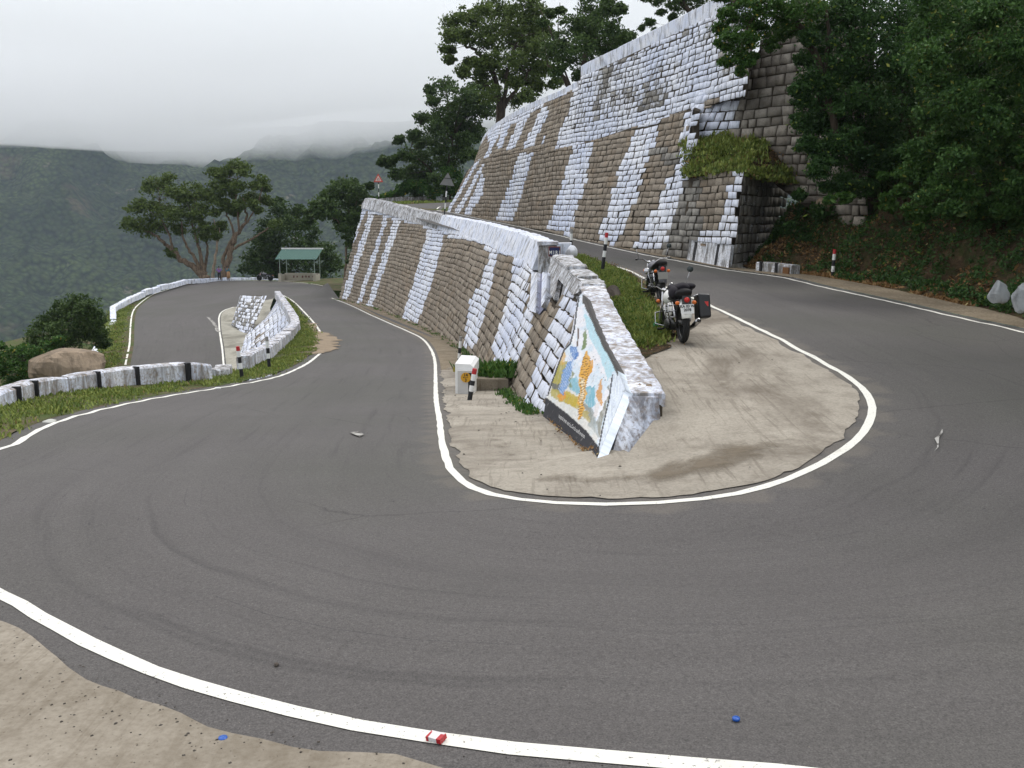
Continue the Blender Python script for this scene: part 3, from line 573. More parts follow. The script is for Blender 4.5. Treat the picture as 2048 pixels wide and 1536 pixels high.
def wall_text(s, pa, pb, hgt, mat, name='lettering'):
    cu = bpy.data.curves.new('t', 'FONT'); cu.body = s; cu.size = 1; o = bpy.data.objects.new('t', cu); C.objects.link(o); bpy.context.view_layer.update()
    me = bpy.data.meshes.new_from_object(o.evaluated_get(bpy.context.evaluated_depsgraph_get())); bpy.data.objects.remove(o)
    v = np.zeros(len(me.vertices) * 3, np.float32); me.vertices.foreach_get('co', v); v = v.reshape(-1, 3); return me, v
try:
    me, v = wall_text('வனத்தை காப்போம் மனிதனை', 0, 0, 0, None)
    if len(v):
        v -= v.min(0); v /= v[:, 0].max(); q = np.array([1124., 842.]) + v[:, :1] * np.array([53., 43.]) + v[:, 1:2] / .109 * np.array([2., -19.]); pos, nr = wall_inv(q, b1f, t1f, (11.0, 24)); pos = pos + nr * .068
        me.vertices.foreach_set('co', pos.astype(np.float32).ravel()); me.materials.clear(); me.materials.append(WHITE); o = bpy.data.objects.new('lettering', me); C.objects.link(o); o.parent = wall1; o.location = -wall1.location
except Exception as ex: print('text', ex)
# small enamel plate with letters by the pillar
pl = empty('name_plate', P(1109, 503, y=28.3), 'small dark blue plate with white letters beside the pillar on the lower wall', 'plate')
g = Geo(); g.box((0, .03, 0), (.36, .04, .3)); g.make('frame', plain('plate_rust', (.22, .07, .045)), pl); g = Geo(); g.box((0, 0, 0), (.30, .03, .245)); g.make('panel', plain('plate_blue', (.012, .02, .09), .4), pl)
def txt(s, size, mat, parent, loc, rot=(math.pi / 2, 0, 0), name='letters', sx=1, align='CENTER', bold=.0):
    cu = bpy.data.curves.new('t', 'FONT'); cu.body = s; cu.size = size; cu.align_x = align; cu.extrude = .002; cu.offset = bold; o = bpy.data.objects.new('t', cu); C.objects.link(o); bpy.context.view_layer.update()
    me = bpy.data.meshes.new_from_object(o.evaluated_get(bpy.context.evaluated_depsgraph_get())); bpy.data.objects.remove(o); me.materials.clear(); me.materials.append(mat)
    o = bpy.data.objects.new(name, me); C.objects.link(o); o.parent = parent; o.location = loc; o.rotation_euler = rot; o.scale = (sx, 1, 1); return o
txt('M I R I', .15, WHITE, pl, (0, -.02, -.08), sx=.8, bold=.004)
# ---------------------------------------------------------------- wall 2: lower tier, upper tier, buttress end, far masonry
LOWT = np.vstack([yp([(1490,345,33.3),(1388,345,37.0),(1384,222,37.4)]), MID[MID[:, 1] > 38]])
bwf, lowf, midf, t2f = cols(BW), cols(LOWT), cols(MID), cols(TOP2)
wall2 = wthing('hillside_wall', (6, 36, -1.8), 'tall two-tier stone wall with white stripes above the upper road, right of the road', 'retaining wall')
S2 = [[(893,423),(899,423),(962,318),(958,312)], [(908,426),(918,428),(972,325),(962,330)], [(926,430),(940,433),(966,385),(970,360),(964,345),(950,380)],
 [(993,440),(1025,446),(1068,305),(1040,305)], [(1094,458),(1140,470),(1160,400),(1192,285),(1155,275),(1130,350)],
 [(1190,482),(1232,492),(1262,420),(1285,350),(1325,240),(1275,240),(1250,310),(1220,400)], [(1265,495),(1325,502),(1345,440),(1375,350),(1400,260),(1400,180),(1370,190),(1372,280),(1340,350),(1300,430)],
 [(1378,478),(1470,490),(1490,345),(1468,345),(1452,400),(1430,460),(1385,468)]]
G2 = [[(1290,300),(1400,300),(1400,520),(1320,505),(1335,440),(1370,350)]]
S2u = [[(1105,300),(1135,230),(1150,165),(1160,125),(1520,-60),(1530,200),(1440,190),(1300,250),(1180,285),(1120,305)], [(975,262),(1060,205),(1160,155),(1160,172),(1060,225),(975,285)],
 [(960,330),(975,300),(990,262),(1002,262),(984,300),(972,328)], [(992,295),(1010,250),(1020,250),(1004,295)], [(1012,300),(1030,296),(1058,230),(1040,232)], [(1045,300),(1062,297),(1102,218),(1082,215)],
 [(1083,285),(1089,270),(1092,275),(1086,290)]]
def paint_up(px, cen):
    p, k = painter(S2u)(px, cen); main = inpoly(px, [(1118,285),(1163,140),(1163,128),(1530,-60),(1560,175),(1520,205),(1420,200),(1180,285)])
    band = main & (px[:, 1] > np.interp(px[:, 0], [1110, 1300, 1420, 1500], [262, 222, 165, 145])); a = .52 + .2 * fbm(px * .012, 3, 8) + .12 * (np.sin(px[:, 0] * .035 + px[:, 1] * .01) > .2)
    a += .3 * inpoly(px, [(1385,40),(1450,0),(1440,180),(1330,215)]) + .2 * (px[:, 0] < 1190)
    p = np.where(main & ~band, a * RG.uniform(.85, 1.15, len(px)), p); p = np.where(band, .95, p); k = np.where(main, 1, k); return np.clip(p, 0, 1), k
stone_wall('lower_tier', bwf, lowf, 33.4, 77, .52, .265, painter(S2, G2), lambda px, cen: inpoly(px, [(1380,483),(1470,492),(1468,550),(1370,545)]), wall2, gu=.055)
stone_wall('upper_tier', cols(MID + [.28, .1, -.1]), t2f, 35.4, 76, .46, .24, paint_up, None, wall2, bulge=.012, gu=.045, lowz=0, topf=lambda t: t2f(t)[:, 2] - np.where(t < 51, .62, .35))
tp = TOP2[(TOP2[:, 1] > 35) & (TOP2[:, 1] < 51.05)][::1]; blocks('upper_parapet', dens(tp, 1) + [-.05, 0, 0], .5, .66, 6, WWB, wall2, gap=0, jit=.008, side=-1)
tp = TOP2[TOP2[:, 1] > 51.05]; blocks('upper_parapet', smooth(tp, 1) + [-.05, 0, 0], .5, .4, 4, WWB, wall2, gap=0, jit=.012, side=-1)
# whitewashed flat base with black bars, at the corner
patch('corner_base', [(1382,480),(1466,490),(1460,536),(1376,521)], bwf, lowf, (33.3, 40), mat_plaster('corner_plaster', .75), .07, 7, wall2)
for a, b in ((1396, 1390), (1441, 1434)): patch('black_bar', [(a - 2, 484 + (a - 1396) * .1), (a + 2, 484.5 + (a - 1396) * .1), (b + 2, 523 + (b - 1390) * .17), (b - 2, 522.5 + (b - 1390) * .17)], bwf, lowf, (33.3, 40), BLACK, .09, 5, wall2)
patch('plaque', [(1405,487),(1415,488),(1415,493),(1405,492)], bwf, lowf, (33.3, 40), plain('plaque_brown', (.2, .15, .1)), .09, 3, wall2)
eb, et = yp([(1464,537,33.35),(1500,545,35.2),(1560,548,38.5)]), yp([(1489,345,33.6),(1531,350,35.6),(1600,357,38.8)])
def pe(px, cen): return np.where(px[:, 0] < 1535, .33, 0.) * RG.uniform(.6, 1.4, len(px)), np.ones(len(px))
stone_wall('buttress_side', cols(eb, 0), cols(et, 0), eb[0, 0], eb[-1, 0], .5, .34, pe, None, wall2)
# masonry set back behind the mound, dark with a white corner
W3b = yp([(1350,300,39.0),(1390,300,38.2),(1480,300,37.0),(1600,390,34.8),(1740,470,32)]); W3t = yp([(1350,205,40),(1385,190,39.2),(1475,172,37.6),(1535,70,36.6),(1600,-20,35.4),(1740,60,32.6)])
old = wthing('old_wall', W3b[2], 'dark weathered stone wall behind the leafy mound, partly whitewashed at its left edge', 'retaining wall')
def p3(px, cen): return np.where(inpoly(px, [(1340,180),(1475,170),(1465,300),(1340,300)]), .95, 0), np.where(px[:, 0] > 1440, .55, .3)
stone_wall('masonry_face', cols(W3b), cols(W3t), 39, 32, .52, .38, p3, None, old, bulge=.05)
# ---------------------------------------------------------------- aprons, verges, shoulders
R_in, R_out, Fe, Ce = R_in[:, :2], R_out[:, :2], Fe[:, :2], Ce[:, :2]; Ri = R_in; iL = int(np.argmin(np.linalg.norm(Ri[:, :2] - np.array([-2.25, 29]), axis=1))); iM = int(np.argmin(np.linalg.norm(Ri[:, :2] - np.array([1.0, 9.4]), axis=1))); iR = int(np.argmin(np.linalg.norm(Ri[:, :2] - np.array([4.3, 25.0]), axis=1)))
bb = base1[:, :2] + [.35, 0]
jit = lambda p: (lambda q: q + .06 * np.c_[fbm(q * 1.6, 4, 1, .7), fbm(q * 1.6, 4, 2, .7)])(dens(p[:, :2], .12))
apL = np.vstack([jit(Ri[iL:iM + 1]), bb[:8]]); sheet('apron_left', apL, 'A', CONC, .012, .5, extra=INX).name = 'pavement'
rt = TOP1[:, :2]; inR = rt[:8][:, :] + [.3, 0]
apR = np.vstack([jit(Ri[iM:iR + 1])[0:], [(2.6, 24), (2.5, 19)], inR[:3][::-1] + [.1, 0], [(bb[0, 0], bb[0, 1] + .1)]]); sheet('apron_right', apR, 'B', CONC, .012, .5, extra=INX).name = 'pavement'
sheet('verge_left', np.vstack([Ri[:iL + 1], bb[6:15]]), 'A', DIRT, .012, .6).name = 'verge'
vr = np.vstack([Ri[iR:][:, :2][:-2], [(-9.9, 84), (-12.5, 79.5)], TOP1[::-1][:-2, :2] + [.2, 0], [(1.8, 17), (2.6, 19), (2.7, 24)]]); vergeB = vr; sheet('verge_right', vr, 'B', SOIL, .02, .6).name = 'verge'
# grassy wedge along the top of wall 1
GR = [(1160,512),(1200,530),(1240,545),(1262,566),(1290,600),(1312,640),(1330,662),(1318,690),(1268,702),(1245,660),(1215,600),(1175,545),(1148,520)]
# outside the outer line on the left
# low parapets P1 (near), P2 (curving), P3 (far outer), all whitewashed
P1t = yp([(-120,812,15.2),(0,786,18.2),(68,762,20),(191,744.5,22.2),(273,734,23.3),(369,726.5,24.3),(425,727,24.9)])
P2t = yp([(434,738,26),(459,737,26.3),(466,727,27.3),(503,709,29.3),(505,706,29.6),(542,692,33.2),(565,676,37.5),(583,662,42),(600,645,48),(598,634,52.5),(585,614,63),(575,601,70),(566,589,77),(560,582,83)])
P3t = yp([(183,735,57),(198,700,64.5),(215,668,71.5),(233,640,78.5),(231,612,84.5),(262,594,91),(290,582,97),(320,571.5,102),(347,566,107),(375,558,112.5),(440,555.5,117.5),(520,556,117.5),(563,558,115)])
iA = int(np.argmin(np.linalg.norm(R_out[:, :2] - np.array([-7.9, 11.2]), axis=1)))
left_edge = np.vstack([P2t[::-1][:, :2] + [-.25, 0], P1t[::-1][:, :2] + [-.3, .1], [(-14.5, 12.5), (-13, 9)]])
vA = np.vstack([R_out[:iA + 1, :2], left_edge[::-1]]); sheet('verge_outer', vA, 'all', SOIL, .02, .6, noise_=.03).name = 'verge'
sh_ = np.vstack([[(-8.3, 11)], R_out[iA:][:, :2][R_out[iA:][:, 1] < 19.5], [(14, 19), (15, -6), (-15, -6), (-15, 9), (-13, 11.5)]]); sheet('shoulder', sh_, 'all', CEMENT, -.02, .8).name = 'shoulder'
sheet('ground', [(-40,36),(-11,36),(-13,50),(-16,62),(-19,72),(-22.5,84),(-24,86),(-36,86),(-40,60)], 'C', SOIL, -.35, 1.5)
fo = P3t[:, :2] + [-.5, .4]; vF = np.vstack([Fe[:, :2], fo[:-1], [(-25.3, 117.5), (-18, 121), (-14, 112), (-14, 90)]]); sheet('verge_far', vF, 'L', SOIL, .005, 1.2).name = 'verge'
ci = np.vstack([Ce[:, :2], [(-24.3, 87.6), (-22.6, 87.6), (-22, 84), (-17, 66), (-15.5, 58), (-16, 52)]]); sheet('apron_lower', ci, 'C', CONC2, .03, .9).name = 'pavement'
sheet('upper_ground', [(-12.2,80),(-15,92),(-15,104),(10,104),(10,82),(-4,76)], 'B', SOIL, -.06, 1.5).name = 'ground'
# gutter strip between outer line and wall 2
g2 = np.vstack([R_out[int(np.argmin(np.linalg.norm(R_out[:, :2] - np.array([10.95, 19.5]), axis=1))):, :2], [(-5.6, 75.5)], BW[::-1][:, :2] + [.4, 0], [(9.6, 32.5), (12, 26), (13, 19)]]); sheet('gutter', g2, 'B', DIRT, .015, .7).name = 'verge'
pw1 = wthing('low_parapet', P1t[3] - [0, 0, .5], 'long low whitewashed parapet with black bands beside the grass, at left', 'parapet wall')
o = blocks('parapet_body', P1t[1:], .4, .75, 3.4, WWC, pw1, gap=.004, jit=.012, side=1, ch=.05); blocks('parapet_body', P1t[:2], .4, .75, 2.4, WWC, pw1, gap=.004, side=1, ch=.05)
L1 = lambda x: np.array([np.interp(x, PX(P1t)[:, 0], P1t[:, j]) for j in range(3)])
for x_, wd in ((31, .06), (67, .07), (194, .08), (272, .08), (374, .13)):
    a, b = L1(x_ - 3), L1(x_ + 3); d = (b - a); d /= np.linalg.norm(d); c = (a + b) / 2; g = Geo(); ang = math.atan2(d[1], d[0]); g.box(c + [0, 0, -.32], (wd, .17, .67), ang, .004); o = g.make('black_band', BLACK, pw1)
pw2 = wthing('curved_parapet', P2t[6] - [0, 0, .5], 'low white block parapet curving round the bend above the small white wall', 'parapet wall')
blocks('parapet_body', P2t[:3], .5, .42, .9, WWD, pw2, gap=.02, side=1); blocks('parapet_body', P2t[3:], .5, .62, 1.05, WWC, pw2, gap=.012, jit=.02, side=1, ch=.04, zjit=.03)
pw3 = wthing('outer_parapet', P3t[3] - [0, 0, .5], 'long bluish white block parapet along the outer edge of the lowest road', 'parapet wall')
blocks('parapet_body', P3t, .5, .55, 3.1, WWB, pw3, gap=.02, jit=.02, side=1, ch=.05, zjit=.07)
# small wall below the curved parapet
swb = np.array([(-21.2,80.5,-8.8),(-20.2,70,-9.0),(-18.4,62,-9.3),(-15.6,54,-9.7),(-13.2,46,-10)]); swt = P2t[P2t[:, 1] > 40] + [-.25, 0, -.35]
sw = wthing('small_wall', swb[1], 'small whitewashed stone wall between the two road levels, below the curved parapet', 'retaining wall')
stone_wall('stone_face', cols(swb), cols(swt), 46, 80.5, .34, .24, lambda px, cen: (np.where(inpoly(px, [(480,600),(545,590),(520,720),(495,700),(525,640),(510,620)]) & (RG.random(len(px)) < .3), 0., .9), np.zeros(len(px))), None, sw)
wgb, wgt = yp([(462,648,74.5),(497,690,68)]), yp([(481,590,76.5),(536,590,76)])
wgb = np.array([P(463,648,y=74.5), P(492,668,y=71), P(497,676,y=70)]); wgt = np.array([P(481,590,y=76.5), P(525,590,y=76), P(545,592,y=76)])
stone_wall('wing_face', cols(wgb, 0), cols(wgt + [0, 0, 0], 0), wgb[0, 0], wgb[-1, 0], .3, .24, lambda px, cen: (np.where(RG.random(len(px)) < .45, .45, .85), np.ones(len(px))), None, sw, gu=.03)
# ---------------------------------------------------------------- mound, bank, hillsides, mountains
def grid_mesh(name, G, mat, parent=None, kind=None, col=None):
    a, b = G.shape[:2]; i, j = np.meshgrid(np.arange(a - 1), np.arange(b - 1), indexing='ij'); k = (i * b + j).ravel()
    Fc = np.c_[k, k + b, k + b + 1, k + 1]; o = mesh(name, G.reshape(-1, 3), Fc, mat, parent, True, col)
    if kind: o['kind'] = kind
    return o
def loft(A, B, n, m, bulge=0, nz=.15, seed=0, sc_=.9):
    A, B = np.asarray(A, float), np.asarray(B, float); ta = np.linspace(0, 1, n)
    ra = np.c_[[np.interp(ta, np.linspace(0, 1, len(A)), A[:, j]) for j in range(3)]].T; rb = np.c_[[np.interp(ta, np.linspace(0, 1, len(B)), B[:, j]) for j in range(3)]].T
    f = np.linspace(0, 1, m)[None, :, None]; G = ra[:, None] * (1 - f) + rb[:, None] * f; G[..., 2] += bulge * np.sin(np.pi * f[..., 0])
    N = fbm(G.reshape(-1, 3) * sc_, 4, seed).reshape(n, m); G += (np.array([-.3, -.6, .8]) * nz) * N[..., None]; return G
def mat_bank():
    m = Mt('bank_earth', .95, .12); n1 = m.noise(.8, 5, .65); n2 = m.noise(7, 5, .7); n3 = m.noise(2.3, 5, .7)
    c = m.mix(m.ramp(n1, ((.35, 0), (.65, 1))), (.060, .040, .022), (.125, .085, .048)); c = m.mix(m.ramp(n3, ((.48, 0), (.6, .8))), c, (.03, .05, .014)); c = m.mix(m.ramp(n2, ((.4, .6), (.6, 0))), c, (.03, .022, .014))
    return m.out(c, m.math('ADD', n2, n3), 1, .12)
BANK = mat_bank()
mound = grid_mesh('mound', loft(np.array([P(1375,352,y=36.9), P(1440,350,y=35.2), P(1492,347,y=33.6), P(1560,354,y=34.6), P(1640,370,y=35.5)]), np.array([P(1375,285,y=38.2), P(1440,270,y=37.9), P(1500,258,y=37.6), P(1590,262,y=37.0), P(1690,300,y=36.6)]), 40, 16, .15, .25, 2), BANK)
mound['kind'] = 'structure'
bk = smooth([(17,7,0),(13.8,14,0),(12.2,19.5,0),(11.9,22.5,0),(11.5,26,0),(10.7,29,0),(9.7,31.4,0),(8.6,33.4,0),(8.7,35.5,0),(9.8,39,0)], .45)[:, :2]
dd = np.r_[0, .35, .8, 1.3, 1.9, 2.6, 3.4, 4.3, 5.3, 6.5, 8, 10, 13, 17]; prof = np.r_[-.03, .04, .18, .5, 1.05, 1.8, 2.9, 4.1, 5.5, 7.0, 8.6, 10.4, 12.6, 14.5]
tg = np.gradient(bk, axis=0); tg /= np.linalg.norm(tg, axis=1)[:, None]; nb_ = np.c_[tg[:, 1], -tg[:, 0]]; nb_ = (nb_ + np.array([.9, .55])) ; nb_ /= np.linalg.norm(nb_, axis=1)[:, None]
z0 = H(bk, 'B'); fine = np.interp(np.linspace(0, 13, 70), range(14), dd); pf_ = np.interp(np.linspace(0, 13, 70), range(14), prof)
G = np.zeros((len(bk), 70, 3)); G[..., :2] = bk[:, None] + nb_[:, None] * fine[None, :, None]; G[..., 2] = z0[:, None] + pf_[None]
Nz = fbm(G.reshape(-1, 3) * .55, 5, 12, .6).reshape(G.shape[:2]); G[..., 2] += Nz * np.minimum(fine, 2.5)[None] * .28; G[..., 0] -= Nz * np.minimum(fine, 2)[None] * .12
bank = grid_mesh('bank', G, BANK, kind='structure')
BANKG = G
def bank_pt(s, f):
    n_ = BANKG.shape[0]; i = np.clip((s * (n_ - 1)), 0, n_ - 2).astype(int); j = np.clip(f * 69, 0, 68).astype(int); a = (s * (n_ - 1) - i)[:, None]; b = (f * 69 - j)[:, None]; return BANKG[i, j] * (1 - a) * (1 - b) + BANKG[i + 1, j] * a * (1 - b) + BANKG[i, j + 1] * (1 - a) * b + BANKG[i + 1, j + 1] * a * b
def mat_hill(name, near):
    m = Mt(name, .95, .1); s1 = 1 / 9. if not near else .35; v = m.voro(s1); n1 = m.noise(.006 if not near else .05, 5, .6); n2 = m.noise(.05 if not near else .6, 5, .65); n3 = m.noise(.0045 if not near else .04, 5, .7)
    c = m.mix(m.ramp(n1, ((.35, 0), (.65, 1))), (.024, .046, .015), (.09, .13, .038)); c = m.mix(m.ramp(v, ((.1, 0), (.7, .95))), c, (.007, .014, .006))
    c = m.mix(m.ramp(n2, ((.45, 0), (.7, .6))), c, (.065, .085, .03))
    if not near: c = m.mix(m.ramp(n3, ((.60, 0), (.70, .6))), c, (.16, .115, .08)); c = m.mix(m.ramp(m.math('MULTIPLY', m.noise(.012, 6, .7), 1), ((.64, 0), (.68, .7))), c, (.22, .18, .15))
    return m.out(c, m.math('SUBTRACT', n2, v), 1, 5 if not near else .6)
HILL, HILLN = mat_hill('forested_slope', False), mat_hill('near_slope', True)
# steep drop outside the parapets
edge = smooth([(-6,-22,-2.9),(-13,-10,-2.9),(-15.5,2,-3.1),(-14.8,11,-3.4),(-12.8,16,-4.2),(-10.6,19.6,-4.6),(-9.2,25.2,-5.2),(-14,29,-7),(-22,32,-9.3),(-30,40,-10.4),(-31,50,-10.2),(-30,60,-9.9),(-31,72,-9.5),(-33,84,-9.1),(-39,94,-9),(-41,106,-8.9),(-38,118,-8.8),(-30,120.5,-8.7),(-22,122,-8.6),(-15,122,-8.4),(-8,118,-6),(-3,112,-2),(5,106,1),(20,106,3)], 1.5)
tg = np.gradient(edge[:, :2], axis=0); tg /= np.linalg.norm(tg, axis=1)[:, None]; nrm = np.c_[-tg[:, 1], tg[:, 0]]
for _ in range(12): nrm[1:-1] = (nrm[:-2] + nrm[1:-1] * 2 + nrm[2:]) / 4
nrm /= np.linalg.norm(nrm, axis=1)[:, None]
od = np.r_[0, 1, 2.5, 5, 9, 14, 22, 34, 50, 75, 110]; oz = np.r_[0, -.3, -1.4, -3.6, -7, -11, -17, -26, -38, -56, -80]; K = 44; fo_ = np.interp(np.linspace(0, 10, K), range(11), od); fz_ = np.interp(np.linspace(0, 10, K), range(11), oz)
G2_ = np.zeros((len(edge), K, 3)); G2_[..., :2] = edge[:, None, :2] + nrm[:, None] * fo_[None, :, None]; G2_[..., 2] = edge[:, None, 2] + fz_[None]
G2_[..., 2] += fbm(G2_.reshape(-1, 3)[:, :2] * .12, 4, 6).reshape(len(edge), K) * np.minimum(fo_, 20)[None] * .16
grid_mesh('hillside', G2_, HILLN, kind='structure')
# valley and the mountain across it
us = np.linspace(-1.5, 1.25, 520); ysg = np.geomspace(150, 3400, 330); U, Y = np.meshgrid(us, ysg, indexing='ij'); X = U * Y
pz = np.interp(Y, [150, 300, 500, 800, 1000, 1400, 1900, 2300, 3000, 3400], [-95, -150, -185, -185, -150, -40, 155, 330, 400, 400])
q = np.c_[X.ravel(), Y.ravel()]; rd = fbm(q / 520 + 3.1, 5, 21, .52).reshape(U.shape); rdg = 1 - np.abs(fbm(q / 330 + 9, 4, 33, .5)).reshape(U.shape) * 2
amp = np.interp(Y, [150, 500, 900, 1400, 3400], [8, 22, 55, 85, 95]); pz = pz + rd * amp + (rdg - .3) * amp * .35 + fbm(q / 42, 3, 5).reshape(U.shape) * np.interp(Y, [150, 900, 1800], [3, 7, 14]) + np.abs(fbm(q / 9, 2, 8).reshape(U.shape)) * 5
pz += 60 * np.exp(-((U + .27) / .06) ** 2) * np.interp(Y, [1300, 1750, 2100], [0, 1, .3]) + 30 * np.exp(-((U + .48) / .05) ** 2) * np.interp(Y, [1300, 1800, 2200], [0, 1, .3])
pz = np.where(pz > 190, 190 + (pz - 190) * .12, pz)
grid_mesh('mountain', np.stack([X, Y, pz], -1), HILL, kind='structure')
# cloud bank resting on the mountain: an even volume, its soft edge comes from its depth along the view
cl = bpy.data.materials.new('cloud_vapour'); cl.use_nodes = True; t = cl.node_tree; t.nodes.clear(); pv = t.nodes.new('ShaderNodeVolumePrincipled'); oo = t.nodes.new('ShaderNodeOutputMaterial'); t.links.new(pv.outputs[0], oo.inputs['Volume'])
pv.inputs['Color'].default_value = (.985, .99, .995, 1); pv.inputs['Density'].default_value = .005
cu_ = np.linspace(-5200, 5200, 90); cy = np.linspace(700, 3500, 50); X, Y = np.meshgrid(cu_, cy, indexing='ij'); qq_ = np.c_[X.ravel(), Y.ravel()]
zb = 112 + 26 * fbm(qq_ / 420, 3, 41).reshape(X.shape) + 26 * np.clip(X / 800 + .95, 0, 1.6) + np.clip((1250 - Y) / 500, 0, 1) * 70; bot = np.stack([X, Y, zb], -1); topc = np.stack([X, Y, np.full_like(X, 235)], -1)
a, b = X.shape; V = np.vstack([bot.reshape(-1, 3), topc.reshape(-1, 3)]); i, j = np.meshgrid(np.arange(a - 1), np.arange(b - 1), indexing='ij'); k = (i * b + j).ravel(); Fq = np.c_[k, k + b, k + b + 1, k + 1]; N_ = a * b
sides = [(i * b + j0, i * b + j0 + b, N_ + i * b + j0 + b, N_ + i * b + j0) for i in range(a - 1) for j0 in (0, b - 1)] + [(i0 * b + j, i0 * b + j + 1, N_ + i0 * b + j + 1, N_ + i0 * b + j) for j in range(b - 1) for i0 in (0, a - 1)]
cloud = mesh('cloud', V, np.vstack([Fq[:, ::-1], Fq + N_, np.array(sides)]), cl); tag(cloud, 'low grey cloud bank hiding the mountain top', 'cloud', kind='stuff')
hz = bpy.data.materials.new('haze_air'); hz.use_nodes = True; t = hz.node_tree; t.nodes.clear(); pv = t.nodes.new('ShaderNodeVolumePrincipled'); oo = t.nodes.new('ShaderNodeOutputMaterial'); t.links.new(pv.outputs[0], oo.inputs['Volume'])
pv.inputs['Color'].default_value = (.72, .83, 1, 1); pv.inputs['Density'].default_value = .0001
g = Geo(); g.box((0, 1650, 75), (11000, 3800, 800)); hz_o = g.make('haze', hz); hz_o['kind'] = 'stuff'; hz_o['label'] = 'thin bluish haze over the valley'
# ---------------------------------------------------------------- plants
LF_A = mat_leaf('leaf_acacia', (.040, .068, .014), (.14, .19, .045)); LF_B = mat_leaf('leaf_dark', (.024, .050, .013), (.085, .135, .032)); LF_C = mat_leaf('leaf_bright', (.025, .07, .012), (.085, .17, .03), (.30, .26, .04))
LF_D = mat_leaf('leaf_deep', (.016, .044, .012), (.062, .135, .03), (.16, .22, .03)); LF_E = mat_leaf('leaf_mid', (.022, .062, .016), (.095, .19, .038), (.2, .22, .04)); LF_G = mat_leaf('grass_blade', (.09, .14, .03), (.26, .30, .07), (.26, .20, .08)); LF_L = mat_leaf('dry_leaf', (.12, .062, .028), (.36, .22, .09), (.46, .38, .18))
BARK = mat_bark('bark_brown', (.075, .052, .036), (.20, .15, .105)); BARKP = mat_bark('bark_pale', (.16, .12, .085), (.36, .29, .22)); BARKD = mat_bark('bark_dark', (.03, .024, .018), (.08, .062, .045))
def leaf_mesh(name, cen, size, mat, parent=None, bias=None, up=.35, rg=RG, fold=.25, ar=.5):
    n = len(cen); d = rg.normal(size=(n, 3)); d[:, 2] -= .15; d /= np.linalg.norm(d, axis=1)[:, None]; r = rg.normal(size=(n, 3)); r[:, 2] += up; s = np.cross(d, r); s /= np.linalg.norm(s, axis=1)[:, None] + 1e-9
    nr = np.cross(d, s); L = size * rg.uniform(.55, 1.35, n)[:, None]; W = L * ar * .5; a = cen; V = np.stack([a - d * L * .5, a + s * W + nr * W * fold, a + d * L * .5, a - s * W + nr * W * fold], 1).reshape(-1, 3)
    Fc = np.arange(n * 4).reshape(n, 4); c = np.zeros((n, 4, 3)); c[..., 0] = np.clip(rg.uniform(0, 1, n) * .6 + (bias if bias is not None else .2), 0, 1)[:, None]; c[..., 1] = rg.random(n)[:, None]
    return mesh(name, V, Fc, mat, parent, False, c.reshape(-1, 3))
def crown_pts(blobs, per, rg, sub=11, spread=.40):
    cs, bs = [], []; A3 = np.array([1, 1, .78])
    for c, r in blobs:
        r = r * 1.2; k = max(5, int(sub * 1.3)); d = rg.normal(size=(k, 3)); d /= np.linalg.norm(d, axis=1)[:, None]; sc_ = c + d * r * (rg.uniform(.25, 1.0, (k, 1)) * A3)
        for q in sc_:
            m = int(per * rg.uniform(.3, 1.5)); e = rg.normal(size=(m, 3)); rr = r * spread * rg.uniform(.5, 1.3)
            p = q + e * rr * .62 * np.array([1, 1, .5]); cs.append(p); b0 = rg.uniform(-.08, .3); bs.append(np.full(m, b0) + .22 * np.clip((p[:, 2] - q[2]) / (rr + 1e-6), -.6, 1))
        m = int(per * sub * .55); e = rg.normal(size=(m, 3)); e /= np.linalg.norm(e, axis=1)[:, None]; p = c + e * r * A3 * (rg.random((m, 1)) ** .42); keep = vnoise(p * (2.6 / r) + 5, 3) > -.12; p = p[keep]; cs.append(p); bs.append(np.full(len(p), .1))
    return np.vstack(cs), np.concatenate(bs)
def tree(name, label, cat, group, base, limbs, blobs, leaf, lsize, per, bark, seed=1, twigs=True, sub=11, spread=.4, up=.35, ar=.5):
    "limbs: [(points, radius0, radius1)] in the world; blobs: [(centre, radius)]"
    rg = np.random.default_rng(seed); t = wthing(name, base, label, cat, group); g = Geo(); tips = []
    for pts, r0, r1 in limbs:
        p = smooth(np.asarray(pts, float), 1e9); p = np.asarray(pts, float); m = max(6, len(p) * 4); tt = np.linspace(0, 1, m); q = np.c_[[np.interp(tt, np.linspace(0, 1, len(p)), p[:, j]) for j in range(3)]].T
        for _ in range(3): q[1:-1] = (q[:-2] + 2 * q[1:-1] + q[2:]) / 4
        q[1:-1] += rg.normal(size=(m - 2, 3)) * r0 * .12; r0 *= .62; r1 *= .6; g.tube(q, r0 + (r1 - r0) * tt ** .8, 8); tips.append((q, r0, r1))
    if twigs:
        allq = np.vstack([q for q, _, _ in tips])
        for c, r in blobs:
            k = ((allq - c) ** 2).sum(1) + np.maximum(0, allq[:, 2] - c[2]) * 4; s = allq[k.argmin()]; mid = (s + c) / 2 + rg.normal(size=3) * r * .15 - [0, 0, r * .1]; g.tube([s, mid, c], [max(.02, r * .045), r * .03, r * .015], 5)
            for _ in range(5): e = c + rg.normal(size=3) * r * .5; g.tube([mid * .4 + c * .6, (e + c) / 2, e], [r * .018, r * .012, r * .006], 4)
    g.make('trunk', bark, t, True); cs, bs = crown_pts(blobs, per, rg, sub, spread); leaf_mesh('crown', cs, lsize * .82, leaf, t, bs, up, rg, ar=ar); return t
def B_(l, y, dy=0, rg=None):
    out = []
    for i, q in enumerate(l):
        yy = y + (dy * math.sin(i * 2.4) if dy else 0) + (q[3] if len(q) > 3 else 0); out.append((P(q[0], q[1], y=yy), q[2] / F * yy))
    return out
def L_(l, y): return [P(a, b, y=y + (d[0] if d else 0)) for a, b, *d in l]
